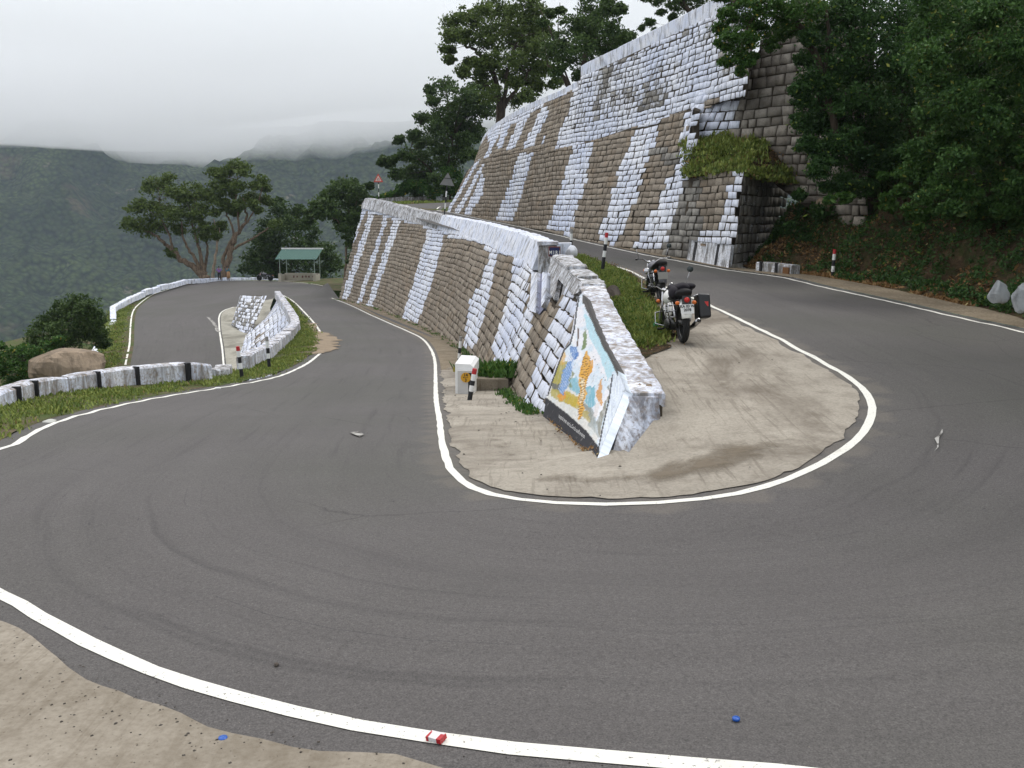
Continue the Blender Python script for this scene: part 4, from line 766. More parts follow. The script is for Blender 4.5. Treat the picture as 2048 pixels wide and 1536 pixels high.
GZ = lambda px, py, y: P(px, py, y=y)
# two broad trees at the far bend
yt = 120.
tree('acacia_tree', 'broad leaning spreading tree behind the parapet, left one of the pair at the far bend', 'tree', 'trees at the far bend', P(410,560,y=yt),
 [(L_([(414,562),(402,545),(385,535),(362,518),(345,500),(328,482),(305,468),(287,458)], yt), .95, .16), (L_([(405,550),(392,520),(378,500),(365,478),(362,440)], yt), .5, .14), (L_([(410,552),(404,520),(395,488),(385,455),(383,420)], yt), .55, .14), (L_([(345,500),(340,470),(325,445),(318,400)], yt), .3, .1), (L_([(408,548),(415,500),(412,470)], yt + 1), .4, .15)],
 B_([(314,372,26),(335,360,18),(345,385,16),(296,372,14),(297,421,26),(275,412,16),(320,415,24),(268,450,18),(290,455,22),(318,448,24),(338,430,24),(383,382,24),(365,392,16),(405,390,16),(378,412,24),(400,420,18),(359,455,18),(403,468,20),(415,455,14),(441,452,13),(432,470,10),(345,507,10),(338,498,7),(352,430,16),(258,440,9),(388,440,16)], yt, 1.6), LF_A, .42, 42, BARK, 3, ar=.6)
tree('acacia_tree', 'tall twin-stemmed tree with bare branches, right one of the pair at the far bend', 'tree', 'trees at the far bend', P(450,560,y=yt - 1),
 [(L_([(444,562),(452,540),(458,515),(464,496),(470,475),(478,462),(490,448),(496,430),(488,412),(486,396)], yt - 1), .8, .12), (L_([(452,545),(444,520),(452,500),(470,470),(462,445),(452,425),(440,400)], yt - 1), .5, .1), (L_([(462,500),(480,490),(500,480),(515,470),(532,460),(545,450)], yt - 1), .32, .1), (L_([(478,462),(476,430),(472,400),(474,360)], yt - 1), .28, .1), (L_([(495,445),(508,420),(520,395),(524,375)], yt - 1), .2, .08)],
 B_([(475,336,20),(462,342,14),(488,345,14),(430,346,14),(441,350,12),(437,375,16),(455,368,12),(478,372,18),(462,385,12),(523,362,14),(512,372,10),(532,378,10),(437,404,15),(425,395,10),(495,398,16),(508,408,12),(526,400,12),(454,414,12),(480,410,13),(470,425,10),(430,425,10),(516,420,9),(538,405,7),(545,448,9),(556,445,7)], yt - 1, 1.4), LF_A, .40, 40, BARK, 5, ar=.6)
tree('dead_tree', 'bare pale snag standing between the two broad trees at the far bend', 'dead tree', None, P(425,560,y=yt - .5), [(L_([(424,562),(427,535),(432,510),(435,489),(431,465),(427,438)], yt - .5), .42, .1), (L_([(434,490),(440,470),(438,455)], yt - .5), .2, .06), (L_([(396,478),(397,462),(396,452)], yt), .14, .1)], [(P(433,470,y=yt), .5)], LF_A, .3, 3, BARKP, 6, twigs=False)
yb = 126.
tree('evergreen_tree', 'dark rounded tree behind the motorbike and left of the green shelter', 'tree', 'dark trees round the shelter', P(560,560,y=yb), [(L_([(560,570),(558,520),(560,460)], yb), .5, .12), (L_([(575,570),(585,520),(590,470)], yb), .4, .1)],
 B_([(563,420,22),(540,450,20),(570,450,26),(595,440,24),(612,455,22),(545,480,26),(520,495,24),(505,515,20),(530,520,28),(560,505,32),(590,490,30),(620,490,26),(600,520,32),(635,515,26),(500,535,16),(520,545,18),(548,540,22),(575,545,24),(652,500,20),(640,540,22),(668,530,16),(598,420,12),(555,405,12),(530,470,14)], yb, 2.5), LF_B, .5, 46, BARKD, 7, ar=.6)
tree('broadleaf_tree', 'slender-trunked dark tree beside the far end of the big wall', 'tree', None, P(692,560,y=104), [(L_([(690,570),(692,520),(694,470),(690,430)], 104), .28, .14), (L_([(693,470),(675,440),(650,425)], 104), .14, .06), (L_([(692,450),(710,420),(715,390)], 104), .14, .06)],
 B_([(690,372,24),(670,380,20),(710,378,20),(725,395,16),(655,395,16),(640,410,16),(625,425,14),(660,415,22),(690,400,26),(712,405,20),(645,430,14),(678,430,20),(705,435,20),(722,425,16),(615,440,10),(690,460,16),(715,460,18),(740,372,8),(705,490,14),(722,500,16),(708,520,14)], 104, 2), LF_B, .42, 44, BARK, 8, ar=.6)
# trees above and beyond the upper road
ym = 80.
tree('shade_tree', 'largest tree with dark sprawling branches rising from behind the upper wall', 'tree', 'trees beyond the upper road', P(1000,300,y=ym), [(L_([(1000,300),(998,250),(1000,200),(990,150),(965,115),(945,95),(930,92)], ym), .6, .14), (L_([(1000,230),(1015,200),(1040,170),(1060,140)], ym), .4, .12), (L_([(1000,210),(975,170),(950,160),(935,152)], ym), .3, .1), (L_([(1003,240),(1010,180),(1020,120),(1040,70)], ym), .4, .12)],
 B_([(912,45,22),(935,30,20),(905,75,18),(895,100,14),(900,118,10),(928,75,16),(945,50,20),(965,25,22),(990,12,24),(1010,35,26),(985,55,26),(1005,80,28),(1030,60,26),(970,90,24),(1050,95,30),(1020,115,26),(1045,130,24),(985,125,20),(960,125,18),(1005,150,18),(925,140,14),(940,125,12),(1055,40,22),(1035,15,24),(1075,60,24),(1065,100,22),(1080,125,20),(1095,60,18),(1070,20,22),(1080,175,15),(1110,165,13),(1055,190,16),(1030,200,16),(985,190,20),(965,150,18),(1060,70,26),(1090,90,22),(1050,160,20),(1085,140,22),(1030,165,16),(1065,165,16)], ym, 3), LF_A, .30, 54, BARKD, 9, ar=.6)
tree('shade_tree', 'rounded tree rising behind the top of the white wall, right of the largest tree', 'tree', 'trees beyond the upper road', P(1150,200,y=62), [(L_([(1150,220),(1140,170),(1120,145),(1095,130)], 62), .4, .1), (L_([(1150,210),(1165,150),(1170,100),(1180,60)], 62), .4, .1), (L_([(1140,170),(1100,60),(1080,20)], 64), .12, .04), (L_([(1130,140),(1115,60),(1120,5)], 64), .1, .03)],
 B_([(1105,100,24),(1130,80,26),(1160,95,28),(1140,120,26),(1175,60,28),(1150,45,22),(1200,35,26),(1215,60,26),(1195,85,26),(1235,70,22),(1250,80,14),(1180,20,26),(1215,12,24),(1215,100,20),(1180,120,24),(1240,20,12),(1230,100,14),(1160,150,14),(1115,140,16),(1100,28,10),(1085,45,9),(1122,22,9),(1262,72,8)], 62, 2.5), LF_B, .26, 50, BARKD, 10, ar=.6)
tree('roadside_tree', 'mid green tree filling the slope beyond the far parapet of the upper road', 'tree', 'trees beyond the upper road', P(880,430,y=103), [(L_([(885,430),(890,380),(895,330),(905,280)], 103), .5, .1), (L_([(890,370),(850,330),(820,300)], 103), .25, .08)],
 B_([(890,172,22),(861,180,12),(925,190,26),(905,215,26),(940,225,26),(880,235,22),(845,236,14),(870,258,24),(910,260,28),(945,260,24),(828,270,14),(850,285,22),(797,280,10),(885,295,26),(925,300,22),(812,310,16),(840,315,22),(865,325,24),(786,318,9),(905,330,20),(793,350,14),(820,348,20),(850,355,22),(880,362,22),(780,330,8),(960,180,22),(975,220,20),(955,270,18),(940,310,20),(765,322,9),(950,200,20),(865,200,14),(900,250,20),(930,280,18)], 103, 3), LF_B, .42, 48, BARKD, 12, ar=.6)
tree('roadside_tree', 'bright green low tree behind the far parapet, near the warning signs', 'tree', 'trees beyond the upper road', P(900,420,y=101.5), [(L_([(900,425),(900,390),(905,360)], 101.5), .25, .1)],
 B_([(895,345,14),(912,350,12),(925,365,10),(880,365,14),(900,375,16),(850,375,14),(830,385,14),(865,385,14),(805,380,12),(790,388,10),(775,392,9),(915,385,12),(820,370,12),(760,396,7),(745,398,6)], 101.5, 1.2), LF_C, .34, 44, BARKD, 13, ar=.6)
tree('pine_tree', 'dark spreading tree at the top of the frame above the white wall', 'tree', 'trees beyond the upper road', P(1390,60,y=52), [(L_([(1400,80),(1380,25),(1362,0),(1340,-30)], 52), .3, .12), (L_([(1380,25),(1330,-15),(1290,-30)], 52), .15, .06)],
 B_([(1350,12,18),(1385,5,18),(1315,0,14),(1290,-8,12),(1370,-15,20),(1410,-10,18),(1330,-20,18),(1300,45,8),(1285,55,6),(1322,25,8),(1310,60,5),(1345,35,8)], 52, 1), LF_B, .22, 44, BARKD, 14, ar=.35)
# right side: trees over the bank
tree('overhanging_tree', 'leafy branch of a tree hanging down in front of the white wall, top right', 'tree', 'trees over the bank', P(1680,300,y=33), [(L_([(1680,300),(1650,150),(1600,50),(1560,10),(1520,20),(1490,60),(1480,110)], 31), .22, .05), (L_([(1600,50),(1540,-20),(1480,-10),(1450,30)], 31), .1, .03), (L_([(1650,150),(1660,50),(1640,-40)], 31), .15, .05)],
 B_([(1455,30,18),(1440,55,13),(1462,70,18),(1470,100,20),(1455,125,12),(1488,120,17),(1480,145,9),(1500,80,18),(1495,40,24),(1520,55,22),(1530,15,26),(1478,5,22),(1505,-10,24),(1560,30,26),(1565,65,18),(1590,15,26),(1540,90,14),(1575,-20,26),(1620,20,26),(1612,60,18),(1450,95,9),(1530,-30,24),(1508,112,9),(1436,85,6),(1440,-8,12)], 31, .8), LF_C, .13, 66, BARKD, 15, spread=.42)
bl2 = [(1700,30,40),(1760,120,36),(1730,0,36),(1790,60,36),(1830,150,34),(1660,170,24),(1655,230,24),(1690,280,26),(1650,60,30),(1680,20,34),(1700,80,34),(1640,110,26),(1625,160,24),(1670,140,32),(1720,140,34),(1760,80,36),(1740,20,36),(1800,30,36),(1610,200,18),(1650,200,28),(1700,200,32),(1630,250,22),(1670,260,30),(1760,200,34),(1720,260,32),(1612,290,15),(1650,310,24),(1700,320,28),(1630,345,14),(1765,270,32),(1750,330,28),(1790,140,32),(1815,200,30),(1690,365,18),(1720,375,20),(1600,240,12),(1595,180,12),(1610,120,14),(1800,300,28),(1655,375,12),(1780,370,20),(1620,75,14)]
tree('bank_tree', 'deep green leafy tree covering the bank just right of the dark stone wall', 'tree', 'trees over the bank', P(1750,470,y=33), [(L_([(1750,480),(1740,380),(1720,250),(1700,120)], 32.5), .2, .08), (L_([(1745,420),(1790,300),(1810,150),(1800,40)], 32.5), .16, .06), (L_([(1740,380),(1680,300),(1640,220)], 32), .1, .04)], [(c, r * 1.3) for c, r in B_(bl2, 31.5, 1.0)], LF_D, .15, 84, BARKD, 16, sub=12)
bl3 = [(1850,60,34),(1900,20,36),(1850,120,32),(1900,90,34),(1950,50,36),(2000,20,38),(2050,60,38),(2000,100,34),(1950,130,32),(1880,170,32),(1930,200,32),(1990,170,32),(2050,150,36),(1870,230,30),(1920,260,30),(1980,240,30),(2040,230,32),(2090,100,40),(2090,200,40),(1860,290,28),(1910,320,28),(1960,300,26),(2020,300,28),(2070,290,30),(1840,340,22),(1880,370,24),(1930,380,24),(1980,360,26),(2030,370,28),(2080,370,30),(1830,300,18),(1900,415,16),(1955,420,16),(2010,420,18),(2060,430,20),(1990,405,14),(1845,395,12),(2045,450,14),(1850,0,34),(2100,0,40)]
tree('bank_tree', 'nearest bright green broad-leaved tree overhanging the road at the right edge', 'tree', 'trees over the bank', P(2000,520,y=28), [(L_([(2020,540),(2000,420),(1970,280),(1950,120)], 29), .24, .1), (L_([(2000,420),(1910,300),(1880,180)], 28.5), .14, .05), (L_([(1990,360),(2060,220),(2080,80)], 28), .14, .05)], [(c, r * 1.2) for c, r in B_(bl3, 26.5, 1.1)], LF_E, .15, 80, BARKD, 17, sub=12)
bl4 = [(1800,380,16),(1780,410,14),(1820,420,14),(1850,430,14),(1800,345,10),(1770,395,9),(1765,352,8),(1835,455,10),(1690,395,12),(1660,400,9)]
tree('shrub', 'light green drooping shrub under the trees, in the middle of the dark bank', 'shrub', None, P(1820,470,y=30.5), [(L_([(1830,480),(1815,420),(1790,380)], 30.2), .05, .02)], B_(bl4, 29.2, .5), LF_C, .2, 30, BARKD, 18)
# deep shade behind: back hill with undergrowth
bl5 = [(1640 + 55 * i, 420 + 24 * math.sin(i * 1.9), 22) for i in range(8)] + [(1600, 390, 14), (1580, 450, 8)]
tree('undergrowth', 'dark undergrowth in the hollow behind the trees on the bank', 'shrub', None, P(1900,500,y=34), [(L_([(1900,520),(1890,450),(1880,400)], 34), .08, .03)], B_(bl5, 33.5, .8), LF_D, .2, 26, BARKD, 19)
yy = 58.
tree('slope_shrub', 'dense dark green bush on the slope outside the white outer parapet', 'shrub', 'bushes below the parapet', P(120,780,y=yy), [(L_([(120,790),(125,720),(130,650)], yy), .25, .08), (L_([(120,760),(80,700),(60,660)], yy), .15, .05)],
 B_([(150,608,24),(130,620,24),(170,620,20),(115,640,24),(150,640,30),(190,640,20),(90,650,22),(110,670,28),(150,670,30),(190,665,20),(75,680,22),(205,685,14),(60,700,20),(90,705,26),(130,700,24)], yy, 1.5), LF_B, .26, 62, BARKD, 20)
tree('slope_shrub', 'lighter green bush at the left edge beside the big brown boulder', 'shrub', 'bushes below the parapet', P(40,800,y=46), [(L_([(40,810),(45,760),(50,720)], 46), .1, .04)],
 B_([(20,712,18),(45,705,18),(70,705,16),(10,740,20),(40,735,22),(70,730,14),(100,690,12),(-10,720,20),(25,765,18),(55,750,14),(0,690,10),(120,680,10)], 46, 1), LF_C, .2, 54, BARKD, 21)
# boulder
def rock(name, c, r, seed, mat, label=None, cat='rock', group=None, parent=None, sharp=.35, sq=(1, 1, 1)):
    g = Geo(); g.ell((0, 0, 0), (1, 1, 1), 22, 14); V = np.vstack(g.V); V = V * (1 + sharp * fbm(V * 1.1 + seed, 3, seed)[:, None]); pl_ = np.random.default_rng(seed).normal(size=(9, 3)); pl_ /= np.linalg.norm(pl_, axis=1)[:, None]
    for q in pl_:
        d = V @ q; k = d > .72; V[k] -= np.outer(d[k] - .72, q) * .9
    V = V * np.array(sq) * r; o = mesh(name, V, g.F, mat, parent, len(g.F) > 0 and sharp < .2, loc=[float(x) for x in c])
    return tag(o, label, cat, group) if label else o
def mat_rock(name, a, b, st=(.06, .05, .04)):
    m = Mt(name, .92, .2); n = m.noise(.9, 6, .65); n2 = m.noise(1., 5, .7, m.scale(m.tc, (2.2, 2.2, .35))); c = m.mix(m.ramp(n, ((.35, 0), (.65, 1))), a, b); c = m.mix(m.ramp(n2, ((.38, .7), (.55, 0))), c, st); return m.out(c, m.noise(5, 5, .7), .8, .05)
RK_B, RK_G, RK_D = mat_rock('brown_rock', (.19, .145, .10), (.34, .265, .19), (.10, .08, .06)), mat_rock('grey_rock', (.24, .26, .27), (.40, .42, .43), (.09, .09, .09)), mat_rock('dark_rock', (.06, .05, .045), (.13, .11, .09))
c = P(132, 738, y=45); rock('boulder', c, 1.8, 4, RK_B, 'large rounded brown boulder behind the low black-banded parapet', 'boulder', sharp=.22, sq=(1.02, 1, .72))
rock('boulder', P(1998, 585, y=21.6), .29, 8, RK_G, 'pale grey angular rock at the bank foot, left one of two at right edge', 'rock', 'rocks at the right edge', sq=(.75, .7, 1.05))
rock('boulder', P(2042, 598, y=21.0), .30, 12, RK_G, 'pale grey rock at the bank foot, touching the right edge of the photo', 'rock', 'rocks at the right edge', sq=(.7, .7, 1.0))
rock('boulder', P(1650, 410, y=33.6), .6, 22, RK_B, 'ochre rock outcrop in the bank beneath the trees', 'rock', sq=(.7, .5, .6))
# ---------------------------------------------------------------- grass, leaves, ground cover
def rand_in(poly, n, rg=RG):
    poly = np.asarray(poly, float)[:, :2]; lo_, hi_ = poly.min(0), poly.max(0); out = np.zeros((0, 2))
    while len(out) < n: q = rg.uniform(lo_, hi_, (n, 2)); out = np.vstack([out, q[inpoly(q, poly)]])
    return out[:n]
def tufts(name, label, xy, z, h, mat=LF_G, blades=7, rg=RG, spread=.07, wd=.012):
    n = len(xy); m = n * blades; base = np.repeat(np.c_[xy, z], blades, 0) + np.c_[rg.normal(size=(m, 2)) * spread, np.zeros(m)]; hh = h * rg.uniform(.4, 1.3, (m, 1)) * np.repeat(rg.uniform(.6, 1.2, (n, 1)), blades, 0)
    a = rg.uniform(0, 6.28, m); d = np.c_[np.cos(a), np.sin(a), np.zeros(m)]; s = np.c_[-np.sin(a), np.cos(a), np.zeros(m)] * wd * (1 + 6 * h); top = base + d * hh * rg.uniform(.2, .9, (m, 1)) + np.c_[np.zeros((m, 2)), hh]; mid = (base + top) / 2 + np.c_[np.zeros((m, 2)), hh * .14]
    V = np.stack([base - s, base + s, mid + s * .8, top, mid - s * .8], 1).reshape(-1, 3); Fc = np.arange(m * 5).reshape(m, 5); c = np.zeros((m, 5, 3)); c[..., 0] = np.repeat(rg.uniform(0, 1, n), blades)[:, None]; c[..., 1] = rg.random(m)[:, None]
    o = mesh(name, V, Fc, mat, None, False, c.reshape(-1, 3)); return tag(o, label, 'grass', kind='stuff')
def strip_pts(line, d0, d1, n, s0=0., s1=1., rg=RG, ref=None, pw=1.):
    line = np.asarray(line, float)[:, :2]; t = rg.uniform(s0, s1, n) * (len(line) - 1.001); i = t.astype(int); f = (t - i)[:, None]; p = line[i] * (1 - f) + line[i + 1] * f; tg_ = line[i + 1] - line[i]; tg_ /= np.linalg.norm(tg_, axis=1)[:, None] + 1e-9
    return p + np.c_[-tg_[:, 1], tg_[:, 0]] * (d0 + (d1 - d0) * rg.random((n, 1)) ** pw)
xy = rand_in(vA[vA[:, 1] < 1e9], 5200); xy = xy[xy[:, 1] < 48]; keep = fbm(xy * .7, 3, 3) > -.42; dO = np.sqrt(((xy[:, None] - R_out[None, ::3]) ** 2).sum(-1)).min(1); keep &= dO > .22 + .25 * (fbm(xy * 1.5, 2, 9) + 1) * .5; xy = xy[keep]
tufts('grass', 'green grass strip between the low parapet and the road at left', xy, H(xy) + .01, .085, blades=9, spread=.11)
xy = rand_in(vA[vA[:, 1] < 1e9], 2600); xy = xy[(xy[:, 1] > 45)]; tufts('grass', 'grass strip beside the curving white parapet', xy, H(xy) + .01, .10, blades=6, spread=.14, wd=.02)
gw = hits(GR, 'B'); xy = rand_in(gw, 3000); tufts('grass', 'thick green grass wedge between the big wall and the motorcycles', xy, H(xy, 'B') + .01, .12, blades=10, spread=.10)
ov = []; 
gb = hits([(1146,508),(1215,528),(1262,548),(1300,585),(1332,640),(1345,668),(1330,700),(1270,716),(1240,670),(1210,610),(1170,545)], 'B'); gb = smooth(np.vstack([gb, gb[:1]]), .15)[:-1]; gb[:, :2] += .12 * np.c_[fbm(gb[:, :2] * 2.5, 3, 4, .7), fbm(gb[:, :2] * 2.5, 3, 5, .7)]; sheet('earth_bed', gb, 'B', BANK, .036, .5).name = 'verge'
lv = gb[RG.integers(0, len(gb), 900), :2] + RG.normal(size=(900, 2)) * .14; leaf_mesh('dry_leaves', np.c_[lv, H(lv, 'B') + .05], .055, LF_L, up=3); tag(bpy.data.objects['dry_leaves'], 'dry leaves round the edge of the grass wedge', 'leaf litter', kind='stuff')
sheet('grass_bed', gw, 'B', SOIL, .045, .5, noise_=.03).name = 'verge'
lv = rand_in(gw, 1400); leaf_mesh('weeds', np.c_[lv, H(lv, 'B') + RG.uniform(.03, .16, 1400)], .07, LF_C).name = 'weeds'; tag(bpy.data.objects['weeds'], 'small leafy weeds growing in the grass wedge by the motorcycles', 'weeds', kind='stuff')
xy = strip_pts(F_s, .5, 1.9, 900, .62, 1.0); xy2 = strip_pts(F_s, -.5, -1.9, 900, .62, 1.0); a = np.array([-20., 70]); xy = xy if np.linalg.norm(xy.mean(0) - a) > np.linalg.norm(xy2.mean(0) - a) else xy2
tufts('grass', 'grass strip inside the outer parapet of the lowest road', xy, H(xy, 'L') + .01, .13, blades=6, spread=.2, wd=.025)
xy = rand_in([(-13.5, 88.5), (-12, 99), (-8, 103), (2, 101), (4, 100), (-8, 98), (-11.2, 91)], 500); tufts('grass', 'grass along the far parapet of the upper road', xy, H(xy, 'B') + .01, .25, blades=6, spread=.3, wd=.03)
# bank: leaf litter, creepers, dense undergrowth
s_, f_ = RG.uniform(.2, 1, 17000), RG.random(17000) ** 1.5 * .38 + .02; p = bank_pt(s_, f_) + [0, 0, .03]; p = p[fbm(p * .9, 3, 44) > -.25]; leaf_mesh('leaf_litter', p, .16, LF_L, up=2.5); tag(bpy.data.objects['leaf_litter'], 'brown and yellow fallen leaves along the foot of the bank', 'leaf litter', kind='stuff')
s_, f_ = RG.uniform(.15, 1, 80000), RG.random(80000) * .55 + .05; p = bank_pt(s_, f_); k = fbm(p * np.array([1.6, 1.6, .9]), 4, 7, .65) > -.02 - .3 * (f_ > .3); p = p[k]; p = p + np.c_[np.zeros((len(p), 2)), RG.uniform(.02, .28, len(p))]; leaf_mesh('creeper', p, .11, LF_D, up=1.); tag(bpy.data.objects['creeper'], 'green creepers and weeds covering parts of the bank', 'creeper', kind='stuff')
s_, f_ = RG.uniform(0, 1, 60000), RG.random(60000) * .6 + .4; p = bank_pt(s_, f_); p = p + np.c_[RG.normal(size=(len(p), 2)) * .15, np.abs(RG.normal(size=len(p))) * .75 * (1 + .6 * fbm(p * .5, 3, 3))]; leaf_mesh('undergrowth', p, .26, LF_B, up=.6); tag(bpy.data.objects['undergrowth.001'] if 'undergrowth.001' in bpy.data.objects else bpy.data.objects['undergrowth'], 'dark dense undergrowth on the hill above the bank', 'undergrowth', kind='stuff')
MG = np.zeros(len(mound.data.vertices) * 3, np.float32); mound.data.vertices.foreach_get('co', MG); MG = MG.reshape(-1, 3)
k = RG.integers(0, len(MG), 3800); p = MG[k] + RG.normal(size=(3800, 3)) * [.12, .12, .05]; xx = PX(p); gk = (fbm(p * 1.1, 3, 3) + .5 * ((xx[:, 0] < 1450) | (xx[:, 1] > 335))) > .05; tufts('grass', 'grass and weeds on the mound above the whitewashed corner of the hillside wall', p[gk][:, :2], p[gk][:, 2], .16, blades=6, spread=.08, wd=.015)
p = MG[RG.integers(0, len(MG), 2200)] + RG.normal(size=(2200, 3)) * [.12, .12, .04]; leaf_mesh('mound_litter', p, .12, LF_L, up=1.5).name = 'leaf_litter'; bpy.data.objects[-1] if False else None
for o in bpy.data.objects:
    if o.name == 'leaf_litter.001': tag(o, 'dry leaves on the mound above the whitewashed corner', 'leaf litter', kind='stuff')
xy = np.vstack([strip_pts(base1[2:, :2], .05, .4, 260, ref=None), strip_pts(base1[2:9, :2], .05, .3, 200)]); tufts('grass', 'scattered weeds along the foot of the big lower wall', xy, H(xy, 'A') + .02, .08, LF_C, blades=6, spread=.06)
# crown of a tall tree beyond the frame: its canopy shades the right side of the bend
rg_ = np.random.default_rng(77); bl6 = [(np.array([rg_.uniform(9.5, 17), rg_.uniform(5, 21), rg_.uniform(3.5, 9)]), rg_.uniform(1.0, 1.8)) for _ in range(46)]; bl6 = [(c, r) for c, r in bl6 if c[0] - r > .57 * c[1] + .4]
tree('bank_tree', 'tall spreading tree on the bank at the right of the bend, just beyond the frame', 'tree', 'trees over the bank', np.array([16., 12., -1.]), [([(16, 12, -1), (15.5, 12, 3), (14, 12, 6)], .35, .12), ([(15.5, 12, 3), (14.5, 9, 5), (13, 7, 7)], .2, .08), ([(15.5, 12, 3), (14.5, 15, 5), (13.5, 18, 7)], .2, .08)], bl6, LF_E, .3, 30, BARKD, 78)
# near hillside: bushes as a mass under the road edge
hv = G2_[8:-30, 2:30].reshape(-1, 3); k = RG.integers(0, len(hv), 30000); p = hv[k] + RG.normal(size=(30000, 3)) * [1.0, 1.0, .5] + [0, 0, .3]; p = p[p[:, 2] < -6.5]; xx = PX(p); p = p[(xx[:, 0] < 205) | (p[:, 1] > 118)]; leaf_mesh('hillside_scrub', p, .5, LF_B, up=.8); tag(bpy.data.objects['hillside_scrub'], 'dense scrub on the steep slope below the outer parapet', 'scrub', kind='stuff')
# ---------------------------------------------------------------- gravel, stains, sand
def pebbles(name, label, xy, z, smin, smax, mat):
    n = len(xy); oc = np.array([(1, 0, 0), (-1, 0, 0), (0, 1, 0), (0, -1, 0), (0, 0, 1), (0, 0, -.4)], float); s = smin + (smax - smin) * RG.random((n, 1, 1)) ** 3 * RG.uniform(.6, 1.2, (n, 6, 1)); V = oc[None] * s * np.array([1, 1, .6]); a = RG.uniform(0, 6.3, n); c, d = np.cos(a)[:, None], np.sin(a)[:, None]
    V = np.stack([V[..., 0] * c - V[..., 1] * d, V[..., 0] * d + V[..., 1] * c, V[..., 2]], -1) + np.c_[xy, z][:, None]; F8 = np.array([(0, 2, 4), (2, 1, 4), (1, 3, 4), (3, 0, 4), (2, 0, 5), (1, 2, 5), (3, 1, 5), (0, 3, 5)])
    o = mesh(name, V.reshape(-1, 3), (F8[None] + np.arange(n)[:, None, None] * 6).reshape(-1, 3), mat); return tag(o, label, 'gravel', kind='stuff')
GRAV = mat_rock('gravel_dark', (.05, .045, .04), (.16, .145, .125))
cp = hits([(0,1250),(0,1536),(900,1536),(700,1500),(480,1445),(300,1390),(120,1310)], 'all'); xy = rand_in(cp, 300); pebbles('gravel', 'dark pebbles scattered on the near shoulder', xy, H(xy) + .013, .0015, .012, GRAV)
xy = strip_pts(R_out, -.02, -.5, 900, .25, .5); xy = strip_pts(R_out[iA:iA + 60], -.25, .25, 1500); pebbles('gravel', 'loose grit along the asphalt edge', xy, H(xy) + .004, .002, .007, GRAV)
xy = rand_in(apL, 130); pebbles('gravel', 'small stones on the concrete apron', xy, H(xy, 'A') + .035, .006, .03, GRAV); xy = rand_in(apR, 60); pebbles('gravel', 'stones on the concrete by the motorcycles', xy, H(xy, 'B') + .035, .006, .025, GRAV)
fp = hits([(1100,832),(1205,905),(1195,922),(1090,845)], 'A'); xy = rand_in(fp, 160); leaf_mesh('fallen_leaves', np.c_[xy, H(xy, 'A') + .05], .06, LF_L, up=3); tag(bpy.data.objects['fallen_leaves'], 'dry brown leaves at the foot of the mural', 'leaf litter', kind='stuff')
def decal(name, pxp, side, mat, dz=.02, sp=.35, ja=.06):
    q = hits(pxp, side); q = smooth(np.vstack([q, q[:1]]), .15)[:-1]; q[:, :2] += ja * np.c_[fbm(q[:, :2] * 2, 2, 1), fbm(q[:, :2] * 2, 2, 2)]; return sheet(name, q, side, mat, dz, sp)
decal('sand_patch', [(600,640),(625,650),(640,664),(660,668),(672,684),(668,700),(648,704),(630,712),(612,708),(628,690),(618,668)], 'all', SAND, ja=.35).name = 'sand'
m = Mt('chalk_marks', .9, .1); n = m.noise(5, 5, .7); CH = m.out(m.mix(m.ramp(n, ((.42, 0), (.55, 1))), (.085, .078, .072), (.42, .41, .38)))
decal('paint_smear', [(414,634),(420,636),(428,644),(436,656),(440,664),(434,664),(428,652),(420,642)], 'all', CH, .022, .5).name = 'road_mark'
decal('paint_smear', [(708,868),(722,866),(730,872),(718,876)], 'all', CH, .022, .3).name = 'road_mark'
decal('paint_smear', [(1872,905),(1880,870),(1886,862),(1884,880)], 'all', CH, .022, .3).name = 'road_mark'
decal('near_dirt', [(-80,1225),(0,1240),(60,1275),(140,1340),(240,1392),(360,1432),(480,1470),(640,1500),(800,1524),(900,1545),(900,1700),(400,1750),(-200,1600)], 'all', CEMENT, .012, .3).name = 'shoulder'
def stain_mat():
    m = Mt('mud_stain', .95, .1); n = m.noise(1.3, 6, .72, dist=.5); o = m.t.nodes['Material Output']; m.lk(m.mix(m.noise(9, 4), (.14, .115, .085), (.22, .185, .14)), m.b.inputs['Base Color'])
    tr = m.t.nodes.new('ShaderNodeBsdfTransparent'); mx = m.t.nodes.new('ShaderNodeMixShader'); s = m.sep(m.attr('Col', 'Vector')); f = m.ramp(m.math('SUBTRACT', s[0], n), ((-.05, 0), (.35, .85))); m.lk(f, mx.inputs[0]); m.t.links.new(tr.outputs[0], mx.inputs[1]); m.t.links.new(m.b.outputs[0], mx.inputs[2]); m.t.links.new(mx.outputs[0], o.inputs[0]); return m.m
STM = stain_mat()
def stain(pxp, side, st=1.):
    q = hits(pxp, side); q = smooth(np.vstack([q, q[:1]]), .3)[:-1][:, :2]; o = sheet('mud_stain', q, side, STM, .022, .3); n = len(o.data.vertices); v = np.zeros(n * 3, np.float32); o.data.vertices.foreach_get('co', v); v = v.reshape(-1, 3)[:, :2]
    d = np.sqrt(((v[:, None] - dens(np.c_[np.vstack([q, q[:1]]), np.zeros(len(q) + 1)], .1)[None, :, :2]) ** 2).sum(-1)).min(1); c = np.ones((n, 4), np.float32); c[:, 0] = np.clip(d / .8, 0, 1) * st; o.data.color_attributes.new('Col', 'FLOAT_COLOR', 'POINT').data.foreach_set('color', c.ravel())
stain([(1010,948),(1100,930),(1200,938),(1270,925),(1380,880),(1500,862),(1620,862),(1690,868),(1650,905),(1540,955),(1400,985),(1240,996),(1080,990),(980,972)], 'all', .85)
stain([(1380,735),(1460,740),(1530,780),(1520,830),(1430,820),(1370,790)], 'B', .8); stain([(905,880),(960,850),(1060,880),(1120,915),(1040,935),(940,925)], 'A', .75)
